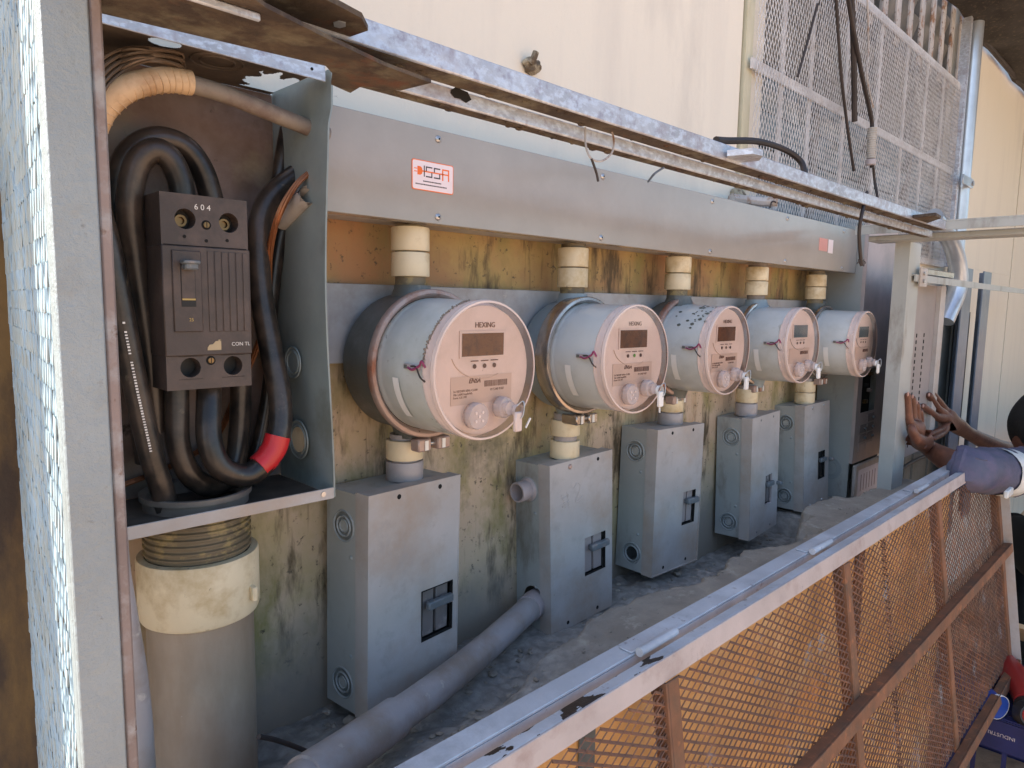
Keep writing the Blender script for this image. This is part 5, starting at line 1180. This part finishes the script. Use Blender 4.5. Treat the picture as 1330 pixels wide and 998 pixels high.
# dark bag / belt shape seen through the gap beside the door
bl('knee', Vector(A(1316, 700, .545)), .085, (.7, .9, 1.25), 'black_cloth', 6, .25)

# ================================================================ CRATE AND TOOLS
cr = thing('crate', 'blue plastic crate, darkened for shade, standing upside down on the ground at the lower right', 'crate', (2.55, .33, 0), (0, 0, math.radians(4)))
def lc(nm, g, m, p=None): return link(nm, g, m, p or cr, local=True)
cw, cdp, ch = .42, .30, .325
g = G(); rim = .09
def crate_wall(p, q, nrm):
    p = Vector(p); q = Vector(q); u = (q - p).normalized(); L_ = (q - p).length; n = Vector(nrm)
    def pc(a, b, z0, z1, th=.006): g.bar(p + u * a + Z * (z0 + z1) / 2, p + u * b + Z * (z0 + z1) / 2, th, z1 - z0)
    pc(0, L_, ch - rim, ch); pc(0, L_, 0, .03); pc(0, .03, .03, ch - rim); pc(L_ - .03, L_, .03, ch - rim)
    k = 4
    for j in range(1, k): pc(L_ * j / k - .006, L_ * j / k + .006, .03, ch - rim, .005)
    pc(.03, L_ - .03, .12, .133, .0045)
crate_wall((-cw / 2, -cdp / 2, 0), (cw / 2, -cdp / 2, 0), -Y); crate_wall((-cw / 2, cdp / 2, 0), (cw / 2, cdp / 2, 0), Y); crate_wall((-cw / 2, -cdp / 2 + .004, 0), (-cw / 2, cdp / 2 - .004, 0), -X); crate_wall((cw / 2, -cdp / 2 + .004, 0), (cw / 2, cdp / 2 - .004, 0), X)
lc('side_lattice', g, 'crate_blue_shaded')
g = G(); g.box((-cw / 2 - .004, -cdp / 2 - .004, ch + .0005), (cw / 2 + .004, cdp / 2 + .004, ch + .010), .004, seg=2); lc('base_sheet', g, 'crate_blue_shaded')
g = G()
for j in range(9):
    g.box((-cw / 2 + .02 + j * .046, -cdp / 2 + .02, ch + .0105), (-cw / 2 + .026 + j * .046, cdp / 2 - .02, ch + .0125))
lc('base_ribs', g, 'crate_blue_shaded')
lc('lettering', text_mesh('INDUSTRIAL', .015, frame((-cw / 2 - .0042, .02, ch - .04), Y, -Z), .0003), 'port_grey')
lc('lettering', text_mesh('INDUSTRIAL', .030, frame((-.05, -cdp / 2 - .0042, ch - .045), -X, -Z), .0003), 'print_white')
ct = thing('spray_can', 'blue and white can lying on the crate behind the door edge', 'can', (2.42, .40, .37))
g = G(); a = Vector((2.42, .50, .371)); b = Vector((2.325, .335, .371)); d = b - a
g.lathe([(.0001, 0), (.033, .0), (.035, .003), (.035, d.length - .012), (.033, d.length - .010)], a, d, 28); link('can_body', g, 'can_blue', ct)
g = G(); g.lathe([(.0352, d.length - .0125), (.0358, d.length - .006), (.0352, d.length - .0), (.0340, d.length)], a, d, 28); link('can_rim', g, 'white_plastic', ct)
g = G(); g.lathe([(.0338, d.length - .001), (.030, d.length - .003), (.0001, d.length - .003)], a, d, 28); link('can_end', g, 'can_blue', ct)
g = G(); g.lathe([(.0353, d.length * .55), (.0353, d.length * .78)], a, d, 10, True, math.radians(10), math.radians(70)); link('can_label', g, 'white_plastic', ct)
g = G(); g.lathe([(.0354, d.length * .60), (.0354, d.length * .72)], a, d, 6, True, math.radians(-50), math.radians(-15)); link('can_mark', g, 'tool_red', ct)
dr = thing('power_tool', 'red and black power tool lying on the blue crate', 'power tool', (2.62, .33, .37))
g = G(); g.tube([(2.40, .285, .375), (2.46, .30, .380), (2.54, .34, .385), (2.62, .38, .385)], [.030, .037, .040, .034], 20, 5); link('motor_housing', g, 'tool_red', dr)
g = G(); g.lathe([(.0001, .012), (.030, .010), (.034, 0), (.036, -.02)], (2.355, .270, .365), (-.75, -.6, .3), 26); link('battery_cap', g, 'tool_black', dr)
g = G(); g.lathe([(.0001, .0165), (.022, .0145), (.025, .011)], (2.355, .270, .365), (-.75, -.6, .3), 26); link('cap_badge', g, 'tool_red', dr)
g = G(); g.tube([(2.37, .275, .368), (2.42, .29, .368), (2.50, .32, .37)], [.034, .030, .028], 16, 4); link('handle', g, 'tool_black', dr)
g = G(); g.box((2.70, .28, .36), (3.0, .56, .375), .001, Matrix.Translation((2.85, .42, .4)) @ Matrix.Rotation(.5, 4, 'Y') @ Matrix.Translation((-2.85, -.42, -.36))); solo('cardboard_flap', g, 'cardboard', 'brown cardboard flap behind the red power tool', 'cardboard')
for o in bpy.data.objects:
    if '_' in o: del o['_']
print('objects', len(bpy.data.objects), 'tris', sum(len(p.vertices) - 2 for o in bpy.data.objects if o.type == 'MESH' for p in o.data.polygons))
